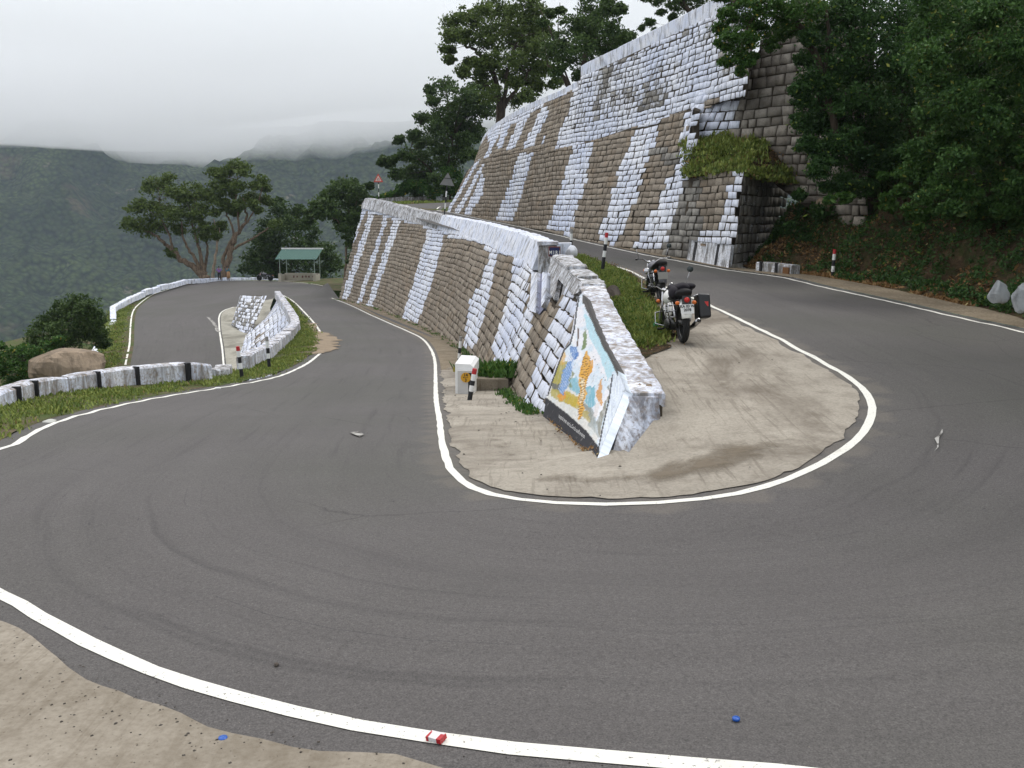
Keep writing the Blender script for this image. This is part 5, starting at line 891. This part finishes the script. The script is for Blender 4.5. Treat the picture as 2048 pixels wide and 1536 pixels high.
# whitewash splashes at the wall foot
rock('stone', P(1279, 779, y=12.75) + [0, 0, .03], .065, 31, RK_B, 'brown stone on top of the wall end, left one of a pair', 'stone', 'stones on the wall end', sharp=.3)
rock('stone', P(1297, 781, y=12.7) + [0, 0, .03], .075, 35, RK_B, 'larger brown stone on top of the wall end, right one of a pair', 'stone', 'stones on the wall end', sharp=.3)
q = hit(1226, 600, 'B'); rock('stone', q + [0, 0, .1], .24, 41, RK_D, 'dark rock in the grass beside the top of the big lower wall', 'stone', sharp=.3)
q = hit(98, 844, 'all'); rock('stone', q + [0, 0, .01], .13, 43, plain('pale_stone', (.5, .5, .46), .9), 'flat pale stone at the edge of the left grass strip', 'stone', sq=(1.1, .8, .25))
q = hit(1148, 505, 'B'); rock('stone', P(1143, 503, y=29.2), .2, 47, WW, 'whitewashed rounded stone at the end of the upper parapet', 'stone', sharp=.15)
q = hit(553, 1332); rock('stone', q + [0, 0, .01], .018, 49, RK_D, 'small dark pebble lying on the open asphalt', 'stone')
for i, (x_, y_) in enumerate([(1000, 770), (975, 742)]):
    q = hit(x_ - 12, y_ + 3, 'A'); rock('stone', q + [0, 0, .1], .22 - .03 * i, 51 + i, WWD, ('larger white-splashed loose stone at the foot of the big wall', 'smaller loose stone at the wall foot behind the kilometre stone')[i], 'stone', 'loose stones by the wall foot', sharp=.3)
# culvert block and weeds by the kilometre stone
q = hit(972, 782, 'A'); g = Geo(); g.box(q + [0, .5, .05], (.95, 1.0, .55), .1, .05); o = g.make('culvert_block', mat_concrete('culvert', (.2, .17, .13), (.3, .26, .2), (.09, .07, .05))); tag(o, 'rough brown concrete culvert block between the kilometre stone and the big wall', 'culvert')
xy = q[:2] + RG.normal(size=(150, 2)) * [.3, .3] + [.15, .9]; tufts('grass', 'bright green weeds on the culvert block', xy, np.full(150, q[2] + .3), .22, LF_C, blades=9, spread=.1, wd=.02)
# litter
def cap(px, py, r, label):
    q = hit(px, py); g = Geo(); g.lathe([(0, .013), (r * .93, .013), (r, .009), (r, 0)], (0, 0, 0), 'z', 24); o = g.make('bottle_cap', plain('blue_plastic', (.02, .10, .42), .35), None, True, loc=[float(v) for v in q + [0, 0, .004]]); tag(o, label, 'bottle cap')
cap(1472, 1441, .020, 'blue plastic cap lying on the open asphalt, lower right'); cap(446, 1480, .024, 'blue plastic cap lying on the dirt shoulder, lower left')
q = hit(873, 1483); pk = empty('packet', q + [0, 0, .012], 'crushed white and red packet on the near road line', 'packet', rz=-.5); pk.rotation_euler = (.12, -.1, -.55)
g = Geo(); g.box((0, 0, .012), (.085, .055, .024), 0, .003); g.make('carton', plain('packet_white', (.72, .70, .70), .5), pk, loc=(0, 0, 0)); g = Geo(); g.box((.034, 0, .013), (.026, .057, .0255), 0, .001); g.make('red_end', RED, pk, loc=(0, 0, 0)); g = Geo(); g.box((-.038, 0, .013), (.012, .057, .0255), 0, .001); g.make('red_end', RED, pk, loc=(0, 0, 0))
for px_, py_, lb in ((436, 777, 'white paper scrap at the end of the black-banded parapet'), (604, 716, 'white litter scrap in the grass by the curving parapet'), (598, 722, 'second white scrap in the grass by the curving parapet')):
    q = hit(px_, py_); g = Geo(); g.box((0, 0, .02), (.14, .08, .02), .4, .012); o = g.make('paper_scrap', WHITE, None, loc=[float(v) for v in q]); tag(o, lb, 'litter')
q = hit(1311, 662, 'B'); g = Geo(); g.ell((0, 0, .08), (.06, .05, .11), 8, 6); o = g.make('green_bottle', plain('green_plastic', (.02, .25, .10), .3), None, True, loc=[float(v) for v in q]); tag(o, 'green plastic scrap in the grass beside the white motorcycle', 'litter')
# ---------------------------------------------------------------- guide posts
def guide_post(base, h, lean, bands, label, r=.052, z0=-.1):
    t = empty('guide_post', base, label, 'guide post', 'striped guide posts'); t.rotation_euler = (lean[1], lean[0], 0); z = h
    for nm, m_, ln in bands:
        ln *= h; g = Geo(); b = max(z - ln, z0); last = nm == 'top'; g.lathe([(r, b), (r, z)] if not last else [(r, b), (r, z - .01), (r * .8, z)], (0, 0, 0), 'z', 14); g.make({'top': 'red_cap', 'w': 'white_band', 'b': 'black_band'}[nm], m_, t, False, loc=(0, 0, 0)); z -= ln
    return t
GREYP = plain('grey_paint', (.28, .27, .25), .7)
STD = [('top', RED, .15), ('w', WHITE, .2), ('b', BLACK, .2), ('w', WHITE, .19), ('b', BLACK, .5)]; NORED = [('w', GREYP, .17), ('w', WHITE, .25), ('b', BLACK, .2), ('w', WHITE, .19), ('b', BLACK, .5)]
b = hit(939, 801, 'A'); guide_post(b, 67 / F * b[1], (.17, 0), [('top', RED, .17), ('w', WHITE, .2), ('b', BLACK, .15), ('w', WHITE, .19), ('b', BLACK, .5)], 'leaning red-topped black and white post in front of the white kilometre stone')
b = hit(917, 727, 'A'); guide_post(b, .95, (.1, 0), NORED, 'grey-topped black and white post behind the white kilometre stone')
b = P(1206, 531, y=28); guide_post(b, .98, (.10, 0), STD, 'red-topped black and white post beside the grass wedge, between the two upper walls')
b = P(1141, 512, y=35); guide_post(b, 1.0, (.03, 0), NORED, 'grey-topped post half hidden behind the end of the upper parapet')
b = P(1664, 559, y=30.6); guide_post(b, .98, (.03, 0), STD, 'dark red-topped post at the foot of the leafy bank, right of the road')
b = P(484, 753, y=25.6); guide_post(b, .86, (-.09, 0), STD, 'red-topped black and white post in front of the curving parapet, at left')
b = P(538, 727, y=28.6); guide_post(b, .85, (-.04, 0), NORED, 'grey-topped black and white post in front of the curving parapet')
# kilometre stone with yellow disc
q = hit(930, 788, 'A'); ks = empty('kilometre_stone', q, 'white painted kilometre stone with a round yellow number disc', 'kilometre stone', rz=-.06); KW = plain('km_white', (.80, .80, .78), .6, var=.05)
g = Geo(); g.prism([(-.23, -.15), (.21, -.15), (.21, .70), (.13, .78), (-.23, .80)], 0, 1.35, lambda x, y, h: (x, h, y * .92)); g.make('block', KW, ks, loc=(0, 0, 0)); g = Geo(); g.prism([(-.16, -.12), (.20, -.12), (.20, .58), (-.16, .58)], -.1, 0, lambda x, y, h: (x, h, y)); g.make('front_panel', plain('km_grey', (.55, .54, .52), .7), ks, loc=(0, 0, 0))
g = Geo(); g.prism([(.09, -.1), (.205, -.1), (.205, .53), (.09, .53)], -.106, -.1, lambda x, y, h: (x, h, y)); g.make('black_stripe', BLACK, ks, loc=(0, 0, 0)); g = Geo(); g.lathe([(.118, -.125), (.118, -.107)], (.035, 0, .42), 'y', 28); dk = g.make('number_disc', plain('disc_yellow', (.62, .32, .02), .6), ks, loc=(0, 0, 0))
txt('14', .10, BLACK, ks, (.035, -.127, .45), name='numeral', bold=.003); txt('3', .10, BLACK, ks, (.035, -.127, .325), name='numeral', bold=.003); g = Geo(); g.box((.035, -.128, .425), (.12, .004, .008)); g.box((-.015, -.128, .425), (.02, .004, .024)); g.make('divider', BLACK, ks, loc=(0, 0, 0))
# ---------------------------------------------------------------- road signs
def sign(base, side, h, label, front, rz=0):
    t = empty('road_sign', base, label, 'road sign', 'triangular road signs', rz); z = -.4; k = 0
    while z < h: g = Geo(); g.lathe([(.04, z), (.04, min(z + .36, h))], (0, 0, 0), 'z', 10); g.make('white_band' if k % 2 else 'black_band', WHITE if k % 2 else BLACK, t, loc=(0, 0, 0)); z += .36; k += 1
    H3 = side * .866; tri = lambda s_: [(-s_ / 2, h - .0 + (side - s_) * .289), (s_ / 2, h + (side - s_) * .289), (0, h + (side - s_) * .289 + s_ * .866)]
    f = lambda x, y, d: (x, d, y); g = Geo(); g.prism(tri(side), -.06, -.045, f)
    if front:
        g.make('triangle_border', plain('sign_red', (.55, .05, .035), .45), t, loc=(0, 0, 0)); g = Geo(); g.prism(tri(side * .66), -.068, -.061, f); g.make('triangle_face', plain('sign_face', (.70, .52, .46), .5), t, loc=(0, 0, 0))
        g = Geo(); a = np.linspace(0, math.pi, 10); g.tube([(-.07, -.075, h + .13)] + [(-.07 * math.cos(v), -.075, h + .26 + .07 * math.sin(v)) for v in a] + [(.07, -.075, h + .15)], .018, 6); g.prism([(.03, h + .17), (.11, h + .17), (.07, h + .10)], -.08, -.07, f); g.make('bend_arrow', BLACK, t, loc=(0, 0, 0))
    else: g.make('triangle_back', plain('sign_back', (.20, .20, .19), .6), t, loc=(0, 0, 0)); g = Geo(); g.box((0, -.075, h + .42), (.5, .02, .035)); g.make('bracket', BLACK, t, loc=(0, 0, 0))
    return t
sign(P(758, 408, y=86), .88, 1.95, 'red-bordered triangular bend sign on a striped pole at the lower wall far end', True)
sign(P(888, 440, y=58), .90, 2.1, 'grey back of a triangular sign on a striped pole beside the upper road', False, .05).rotation_euler = (0, .1, .05)
# far parapet of the upper road
fp_ = np.array([P(762,397,y=99), P(800,394,y=101), P(850,393.5,y=102), P(905,395,y=101.5), P(960,396,y=101)]); fw = wthing('far_parapet', fp_[2], 'grey low parapet along the far side of the upper road bend', 'parapet wall'); blocks('parapet_body', fp_, .5, 1.1, 2.2, mat_plaster('old_grey_parapet', 1.15), fw, gap=.03, jit=.03, side=1); g = Geo(); g.box(P(878, 397, y=101.1), (.65, .5, .75)); g.make('white_block', WW, fw)
# concrete stub with black bands on the right
ct = np.array([P(1511, 523, y=32.6), P(1583, 530, y=31.2)]); cw = wthing('culvert_parapet', ct.mean(0), 'short stained concrete parapet with black bands at the foot of the bank', 'parapet wall'); blocks('parapet_body', ct, .45, .62, 5, mat_plaster('stub_plaster', 1.0), cw, side=1, jit=.01)
dv = ct[1] - ct[0]; an = math.atan2(dv[1], dv[0])
for f in (.17, .60): g = Geo(); g.box(ct[0] + dv * f + [0, 0, -.28], (.10, .09, .6), an); g.make('black_band', BLACK, cw)
g = Geo(); g.box(ct[0] + dv * .86 + [0, -.02, -.26], (.26, .07, .34), an); g.make('rust_patch', plain('rust', (.16, .07, .02)), cw)
# ---------------------------------------------------------------- shelter
sb = P(600, 562.5, y=113.5); sh = empty('roadside_shelter', sb, 'small open shelter with green corrugated roof and low graffiti-marked walls at the far bend', 'shelter', rz=-.06); CR = plain('cream_wall', (.46, .42, .34), .85, var=.2, scale=2.5); GRN = plain('green_roof', (.07, .15, .125), .8, var=.15, scale=3)
for x_ in (-2.12, 2.12): g = Geo(); g.box((x_, -1, .45), (.36, .36, 1.1)); g.make('pillar', CR, sh, loc=(0, 0, 0))
g = Geo(); g.box((0, 1, .45), (4.3, .2, .95)); g.make('back_wall', CR, sh, loc=(0, 0, 0)); g = Geo(); g.box((-2.2, 0, .4), (.18, 1.7, .8)); g.make('side_wall', CR, sh, loc=(0, 0, 0)); g = Geo(); g.box((2.2, 0, .4), (.18, 1.7, .8)); g.make('side_wall', CR, sh, loc=(0, 0, 0)); g = Geo(); g.box((0, 0, -.02), (4.8, 2.5, .14)); g.make('floor_slab', CR, sh, loc=(0, 0, 0))
GRF = plain('graffiti_paint', (.16, .06, .05))
for x_ in (-1.0, -.6, .1, .5, .9, 1.4): g = Geo(); g.box((x_, .88, .5), (.16, .02, .22), 0, .04); g.make('graffiti', GRF, sh, loc=(0, 0, 0))
for x_, y_ in ((-2.12, -1), (2.12, -1), (-1.9, 1), (2.25, 1)): g = Geo(); g.tube([(x_, y_, .5), (x_, y_, 3.0 + .35 * (y_ + 1))], .045, 8); g.make('post', plain('post_paint', (.34, .42, .36), .5), sh, loc=(0, 0, 0))
xs = np.linspace(-2.55, 2.55, 97); zz = .035 * np.sin(xs * 2 * math.pi / .19); G3 = np.zeros((97, 5, 3)); v_ = np.linspace(0, 1, 5); G3[..., 0] = xs[:, None] + .0 ; G3[..., 1] = -1.45 + 3.0 * v_[None]; G3[..., 2] = 2.72 + 1.15 * v_[None] + zz[:, None]; o = grid_mesh('roof', G3, GRN, sh); o.location = (0, 0, 0)
g = Geo(); g.box((0, 1.52, 3.9), (5.15, .28, .16)); g.make('ridge_cap', WHITE, sh, loc=(0, 0, 0))
# ---------------------------------------------------------------- people
def skin(name, J, E, mat, parent, lv=2):
    me = bpy.data.meshes.new(name); ks_ = list(J); me.from_pydata([J[k][:3] for k in ks_], [(ks_.index(a), ks_.index(b)) for a, b in E], []); o = bpy.data.objects.new(name, me); C.objects.link(o)
    m = o.modifiers.new('s', 'SKIN'); m.use_smooth_shade = True
    for i, k in enumerate(ks_): r = J[k][3:]; me.skin_vertices[0].data[i].radius = (r[0], r[1] if len(r) > 1 else r[0]); me.skin_vertices[0].data[i].use_root = i == 0
    m2 = o.modifiers.new('d', 'SUBSURF'); m2.levels = m2.render_levels = lv; bpy.context.view_layer.update(); nm = bpy.data.meshes.new_from_object(o.evaluated_get(bpy.context.evaluated_depsgraph_get())); bpy.data.objects.remove(o); nm.materials.clear(); nm.materials.append(mat)
    o = bpy.data.objects.new(name, nm); C.objects.link(o); o.parent = parent; return o
SKN = plain('skin', (.17, .085, .05), .6, var=.05); HAIR = plain('hair', (.012, .01, .01), .6)
def person(base, rz, label, top, legs, hips=True, wrap=None):
    t = empty('person', base, label, 'person', 'people at the far parapet', rz); s = 1 if hips else 0
    J = dict(pel=(0, 0, .92, .12, .10), ch=(0, 0, 1.28, .15, .11), nk=(0, 0, 1.45, .055), hd=(0, .015, 1.58, .082, .095), ht=(0, .0, 1.68, .07), ls=(-.19, 0, 1.38, .055), rs=(.19, 0, 1.38, .055),
             le=(-.30, -.02, 1.14, .042) if s else (-.24, 0, 1.1, .042), re=(.27, 0, 1.12, .042), lh=(-.20, .02, .96, .032) if s else (-.24, .04, .86, .032), rh=(.24, .08, .88, .032), lf=(-.21, .05, .90, .03) if s else (-.235, .06, .79, .026), rf=(.235, .1, .80, .026),
             lhp=(-.09, 0, .88, .09), rhp=(.09, 0, .88, .09), lk=(-.11, .02, .48, .06), rk=(.12, .03, .48, .06), la=(-.12, 0, .08, .042), ra=(.14, 0, .08, .042), lt=(-.13, .15, .03, .038), rt=(.16, .15, .03, .038))
    E = [('pel', 'ch'), ('ch', 'nk'), ('nk', 'hd'), ('hd', 'ht'), ('ch', 'ls'), ('ch', 'rs'), ('ls', 'le'), ('rs', 're'), ('le', 'lh'), ('re', 'rh'), ('lh', 'lf'), ('rh', 'rf'), ('pel', 'lhp'), ('pel', 'rhp'), ('lhp', 'lk'), ('rhp', 'rk'), ('lk', 'la'), ('rk', 'ra'), ('la', 'lt'), ('ra', 'rt')]
    skin('body', J, E, SKN, t); gr = lambda k, d: (*J[k][:3], *[v + d for v in J[k][3:]])
    skin('shirt', {k: gr(k, .02) for k in ('pel', 'ch', 'ls', 'rs', 'le', 're')} | {'nk': (0, 0, 1.42, .07)}, [('pel', 'ch'), ('ch', 'nk'), ('ch', 'ls'), ('ch', 'rs'), ('ls', 'le'), ('rs', 're')], top, t)
    skin('trousers', {k: gr(k, .018) for k in ('pel', 'lhp', 'rhp', 'lk', 'rk', 'la', 'ra')}, [('pel', 'lhp'), ('pel', 'rhp'), ('lhp', 'lk'), ('rhp', 'rk'), ('lk', 'la'), ('rk', 'ra')], legs, t)
    g = Geo(); g.ell((0, -.02, 1.655), (.092, .105, .10), 12, 8); g.make('hair', HAIR, t, True, loc=(0, 0, 0))
    if wrap: g = Geo(); g.lathe([(.12, 1.1), (.19, .95), (.21, .6), (.19, .25)], (.12, 0, 0), 'z', 12); g.make('cloth_wrap', wrap, t, True, loc=(0, 0, 0))
    return t
person(P(439, 561.5, y=113.5) + [0, 0, .05], .1, 'person in a purple shirt and dark trousers standing by the far white parapet', plain('shirt_purple', (.22, .10, .34), .8), plain('trousers_black', (.015, .015, .02), .8))
person(P(456, 561.5, y=113.5) + [0, 0, .05], -.4, 'person in a teal shirt and brown trousers with a tan cloth, by the parapet', plain('shirt_teal', (.035, .14, .18), .8), plain('trousers_brown', (.10, .045, .035), .8), False, plain('cloth_tan', (.34, .20, .10), .9))
# ---------------------------------------------------------------- motorcycles
CHR = plain('chrome', (.45, .45, .46), .25, .5, 1, .03); RUB = plain('rubber', (.012, .012, .012), .8); DKM = plain('engine_metal', (.09, .09, .088), .4, .5, .7); BLKP = plain('black_gloss', (.012, .012, .014), .3); LTHR = plain('seat_black', (.014, .013, .014), .6); ORG = plain('indicator_orange', (.65, .15, .02), .3); TAIL = plain('tail_red', (.5, .02, .015), .3); MIRR = plain('mirror_dark', (.03, .04, .04), .15)
SCB = 1.1; SD = 'B'
def motorbike(base, rz, lean, label, paint, guard, detail=True, plate='', bag=True, mirr=(True, True), steer=0., group='parked motorcycles'):
    t = empty('motorcycle', base, label, 'motorcycle', group); t.rotation_mode = 'ZYX'; hx = np.array([math.cos(rz), math.sin(rz)]); sl = float((H([np.array(base[:2]) + hx * 1.5], SD)[0] - H([np.array(base[:2])], SD)[0]) / 1.5); t.rotation_euler = (-lean, -math.atan(sl), rz); t.scale = (SCB,) * 3; Z0 = (0, 0, 0)
    def mk(g, n, m_, sm=True, p=t): return g.make(n, m_, p, sm, loc=Z0)
    def wheel(x, tag_, p=t):
        g = Geo(); a = np.linspace(0, 2 * math.pi, 9)[:-1]; g.lathe([(.265 + .065 * 0 + .055 * 1 + .0, 0)] and [(.30 + .045 * math.cos(v), .055 * math.sin(v)) for v in np.linspace(0, 2 * math.pi, 11)], (x, 0, .345), 'y', 36); w_ = mk(g, tag_, RUB, True, p)
        g = Geo(); g.lathe([(.262 + .014 * math.cos(v), .022 * math.sin(v)) for v in np.linspace(0, 2 * math.pi, 9)], (x, 0, .345), 'y', 36); g.lathe([(.0, -.07), (.05, -.07), (.05, .07), (0, .07)], (x, 0, .345), 'y', 14); g.lathe([(.0, -.045), (.11, -.045), (.11, -.035), (0, -.035)], (x, 0, .345), 'y', 20)
        for i in range(18): b = i * math.pi / 9; g.tube([(x + .05 * math.cos(b), .03 * (-1) ** i, .345 + .05 * math.sin(b)), (x + .26 * math.cos(b + .2), 0, .345 + .26 * math.sin(b + .2))], .003, 4, False)
        mk(g, 'rim', DKM, True, w_); return w_
    wheel(0, 'rear_wheel'); wheel(1.38, 'front_wheel')
    def fender(x, a0, a1, r, wd, m_, n):
        G = []; aa = np.linspace(a0, a1, 14)
        for a in aa:
            for k in np.linspace(-1, 1, 7): G.append((x + (r - .03 * k * k * 1.6) * math.cos(a), k * wd, .345 + (r - .03 * k * k * 1.6) * math.sin(a)))
        V = np.array(G).reshape(14, 7, 3); o = grid_mesh(n, V, m_, t); s_ = o.modifiers.new('t', 'SOLIDIFY'); s_.thickness = .006; return o
    fender(0, math.radians(35), math.radians(172), .395, .085, paint, 'rear_fender'); fender(1.38, math.radians(20), math.radians(165), .385, .07, paint, 'front_fender')
    g = Geo(); g.ell((.78, 0, .83), (.31, .155, .15), 20, 12); g.ell((.62, 0, .80), (.2, .12, .1), 14, 8); mk(g, 'fuel_tank', paint); g = Geo(); g.lathe([(0, .03), (.04, .025), (.045, 0)], (.82, 0, .975), 'z', 14); mk(g, 'filler_cap', CHR)
    g = Geo(); n_ = 10; sec = []
    for i in range(n_):
        f = i / (n_ - 1); x = .56 - .80 * f; w_ = .10 + .05 * math.sin(math.pi * f) + .03 * (f > .2); zc = .80 - .02 * math.sin(math.pi * f) + .09 * max(0, f - .45); sec.append([(x, w_ * math.cos(a), zc + .055 * math.sin(a)) for a in np.linspace(0, 2 * math.pi, 12, endpoint=False)])
    V = np.array(sec).reshape(-1, 3); g.add(V, [(i * 12 + k, i * 12 + (k + 1) % 12, (i + 1) * 12 + (k + 1) % 12, (i + 1) * 12 + k) for i in range(n_ - 1) for k in range(12)] + [tuple(range(12)), tuple(range(108, 120))]); mk(g, 'seat', LTHR)
    g = Geo(); g.box((.68, 0, .36), (.40, .20, .22)); g.box((.52, 0, .50), (.22, .16, .16)); g.ell((.62, .13, .36), (.17, .05, .11)); g.ell((.62, -.13, .36), (.17, .05, .11)); mk(g, 'engine', DKM)
    g = Geo()
    for k in range(9): g.box((.78 + k * .004, 0, .48 + k * .027), (.20, .20, .012))
    g.tube([(.78, 0, .46), (.81, 0, .74)], .07, 12); mk(g, 'cylinder', DKM, False)
    for s_ in (-1, 1): g = Geo(); g.ell((.36, .125 * s_, .60), (.17, .035, .12), 16, 10); mk(g, 'side_cover', paint if s_ > 0 else BLKP)
    g = Geo(); g.tube([(1.10, 0, .88), (.95, 0, .50), (.90, 0, .28), (.5, 0, .24), (0, .09, .345)], .018); g.tube([(1.08, 0, .85), (.5, .08, .74), (-.2, .09, .72)], .016); g.tube([(1.08, 0, .85), (.5, -.08, .74), (-.2, -.09, .72)], .016); g.tube([(.5, -.08, .3), (0, -.09, .345)], .018); mk(g, 'frame', BLKP)
    for s_ in (-1, 1): g = Geo(); g.tube([(1.38, .085 * s_, .345), (1.27, .085 * s_, .62), (1.14, .085 * s_, .96)], [.028, .024, .019], 10); mk(g, 'fork', CHR); g = Geo(); g.tube([(0, .12 * s_, .36), (.10, .12 * s_, .70)], .03, 10); mk(g, 'shock', CHR)
    g = Geo(); g.lathe([(0, .10), (.09, .09), (.095, 0), (.06, -.12), (0, -.14)], (1.25, 0, .86), 'x', 20); mk(g, 'headlight', BLKP)
    for s_ in (-1, 1): g = Geo(); g.lathe([(0, .012), (.038, .012), (.042, 0), (.036, -.05), (0, -.05)], (0, 0, 0), 'z', 16); V = np.vstack(g.V); c_, d_ = math.cos(-.6), math.sin(-.6); g.V = [np.c_[V[:, 0] * c_ + V[:, 2] * d_, V[:, 1], -V[:, 0] * d_ + V[:, 2] * c_] + [1.13, .06 * s_, 1.0]]; mk(g, 'gauge', CHR)
    hb = [(.86, .40, 1.03), (.97, .34, 1.05), (1.08, .20, 1.05), (1.14, .08, .98), (1.14, -.08, .98), (1.08, -.20, 1.05), (.97, -.34, 1.05), (.86, -.40, 1.03)]; g = Geo(); g.tube(hb, .012, 8); o = mk(g, 'handlebar', CHR)
    for s_ in (-1, 1):
        g = Geo(); g.tube([(.84, .405 * s_, 1.03), (.95, .352 * s_, 1.048)], .018, 8); mk(g, 'grip', RUB); g = Geo(); g.tube([(.90, .39 * s_, 1.06), (1.02, .32 * s_, 1.08)], .006, 5); mk(g, 'lever', CHR)
        if mirr[(s_ + 1) // 2]: g = Geo(); g.tube([(.99, .32 * s_, 1.06), (.97, .34 * s_, 1.18), (.95, .38 * s_, 1.28)], .006, 6); st_ = mk(g, 'mirror_stem', CHR); g = Geo(); g.lathe([(0, .0), (.056, 0), (.058, .012), (0, .03)], (.95, .39 * s_, 1.33), 'x', 18); mk(g, 'mirror_head', MIRR if s_ < 0 else CHR, True, st_)
        g = Geo(); g.ell((-.30, .14 * s_, .66), (.035, .04, .035), 10, 7); mk(g, 'indicator', ORG); g = Geo(); g.ell((1.22, .16 * s_, .80), (.035, .035, .035), 10, 7); mk(g, 'indicator', ORG)
    g = Geo(); g.box((-.36, 0, .70), (.05, .15, .14), 0, .005); mk(g, 'tail_housing', BLKP, False); g = Geo(); g.lathe([(0, -.03), (.04, -.025), (.048, 0)], (-.385, 0, .70), 'x', 16); mk(g, 'tail_light', TAIL)
    g = Geo(); g.box((-.40, 0, .55), (.008, .215, .155)); pp = mk(g, 'number_plate', WHITE if plate else GREYP, False)
    if plate:
        for i, s_ in enumerate(plate): o = txt(s_, .062, BLACK, pp, (-.406, 0, .575 - .06 * i), (math.pi / 2, 0, -math.pi / 2), 'plate_letters', bold=.002)
    g = Geo(); g.tube([(.80, -.12, .40), (.72, -.15, .22), (.40, -.16, .22), (-.05, -.17, .28), (-.42, -.17, .35)], [.02, .02, .028, .042, .045], 12); mk(g, 'exhaust', CHR); g = Geo(); g.lathe([(.028, -.02), (.028, .01)], (-.43, -.17, .352), 'x', 12); mk(g, 'exhaust_tip', BLKP)
    g = Geo(); g.tube([(.62, .14, .22), (.56, .34, .03), (.50, .36, .03)], .012, 6); mk(g, 'side_stand', CHR); g = Geo(); g.tube([(.7, .25, .28), (.7, -.25, .28)], .012, 6); g.tube([(.7, .16, .28), (.7, .30, .28)], .02, 8); g.tube([(.7, -.16, .28), (.7, -.30, .28)], .02, 8); mk(g, 'footrest', RUB)
    if detail:
        g = Geo(); gm = CHR if guard == 'chrome' else BLKP
        for z_ in (.44, .54, .64): g.tube([(.08, .13, z_), (.06, .27, z_), (-.18, .27, z_), (-.2, .12, z_)], .009, 6)
        g.tube([(.06, .27, .42), (.06, .27, .68)], .009, 6); g.tube([(-.18, .27, .42), (-.18, .27, .68)], .009, 6); mk(g, 'saree_guard', gm); g = Geo(); g.tube([(.98, .0, .62), (1.02, .26, .58), (.98, .28, .38), (.9, .0, .30)], .013, 8); g.tube([(.98, .0, .62), (1.02, -.26, .58), (.98, -.28, .38), (.9, .0, .30)], .013, 8); mk(g, 'crash_guard', CHR)
    if bag:
        g = Geo(); g.box((-.06, -.33, .60), (.38, .21, .42), 0, .012); o = mk(g, 'pannier', BLKP, False); b_ = o.modifiers.new('b', 'BEVEL'); b_.width = .04; b_.segments = 3; g = Geo(); g.box((-.245, -.34, .63), (.012, .10, .08)); mk(g, 'reflector', TAIL, False, o); g = Geo(); g.tube([(.15, -.14, .78), (.15, -.24, .80), (-.2, -.24, .80), (-.22, -.12, .76)], .009, 6); mk(g, 'pannier_rack', CHR)
        rg = np.random.default_rng(5); g = Geo(); g.ell((.12, 0, .93), (.20, .20, .085), 18, 10); V = np.vstack(g.V); V += .035 * np.c_[fbm(V * 7, 3, 1), fbm(V * 7, 3, 2), fbm(V * 7, 3, 3)]; g.V = [V]; g.ell((.14, -.17, .96), (.15, .11, .06), 12, 8); g.ell((.02, .13, .86), (.16, .09, .11), 12, 8)
        bgo = g.make('jacket', plain('jacket_black', (.016, .013, .018), .85), None, True, loc=Z0); bgo.parent = None; bgo.location = t.location; bgo.rotation_mode = 'ZYX'; bgo.rotation_euler = t.rotation_euler; bgo.scale = t.scale; tag(bgo, 'crumpled black jacket lying on the seat of the white motorcycle', 'jacket')
    return t
WHB = plain('bike_white', (.74, .74, .70), .3, .5, 0, .03); GRB = plain('bike_grey', (.10, .10, .115), .4, .5, 0, .06)
b1_ = hit(1367, 689, 'B'); motorbike(b1_ + [0, 0, .03], math.radians(92), math.radians(9), 'white motorcycle with a black side pannier, seen from behind on the concrete', WHB, 'chrome', True, ('KA 03 W', '2078'), True, (True, True))
b2_ = hit(1322, 606, 'B'); motorbike(b2_ + [0, 0, .03], math.radians(90), math.radians(8), 'grey motorcycle with round gauges parked just beyond the white one', GRB, 'black', True, (), False)
SCB = 1.0; SD = 'L'; b3_ = P(541, 562, y=112.5); motorbike(b3_, math.radians(176), math.radians(5), 'small dark motorcycle parked side-on beside the green shelter', GRB, 'black', False, (), False)
for o in list(bpy.data.objects):
    if o.get('wp') is not None: del o['wp']
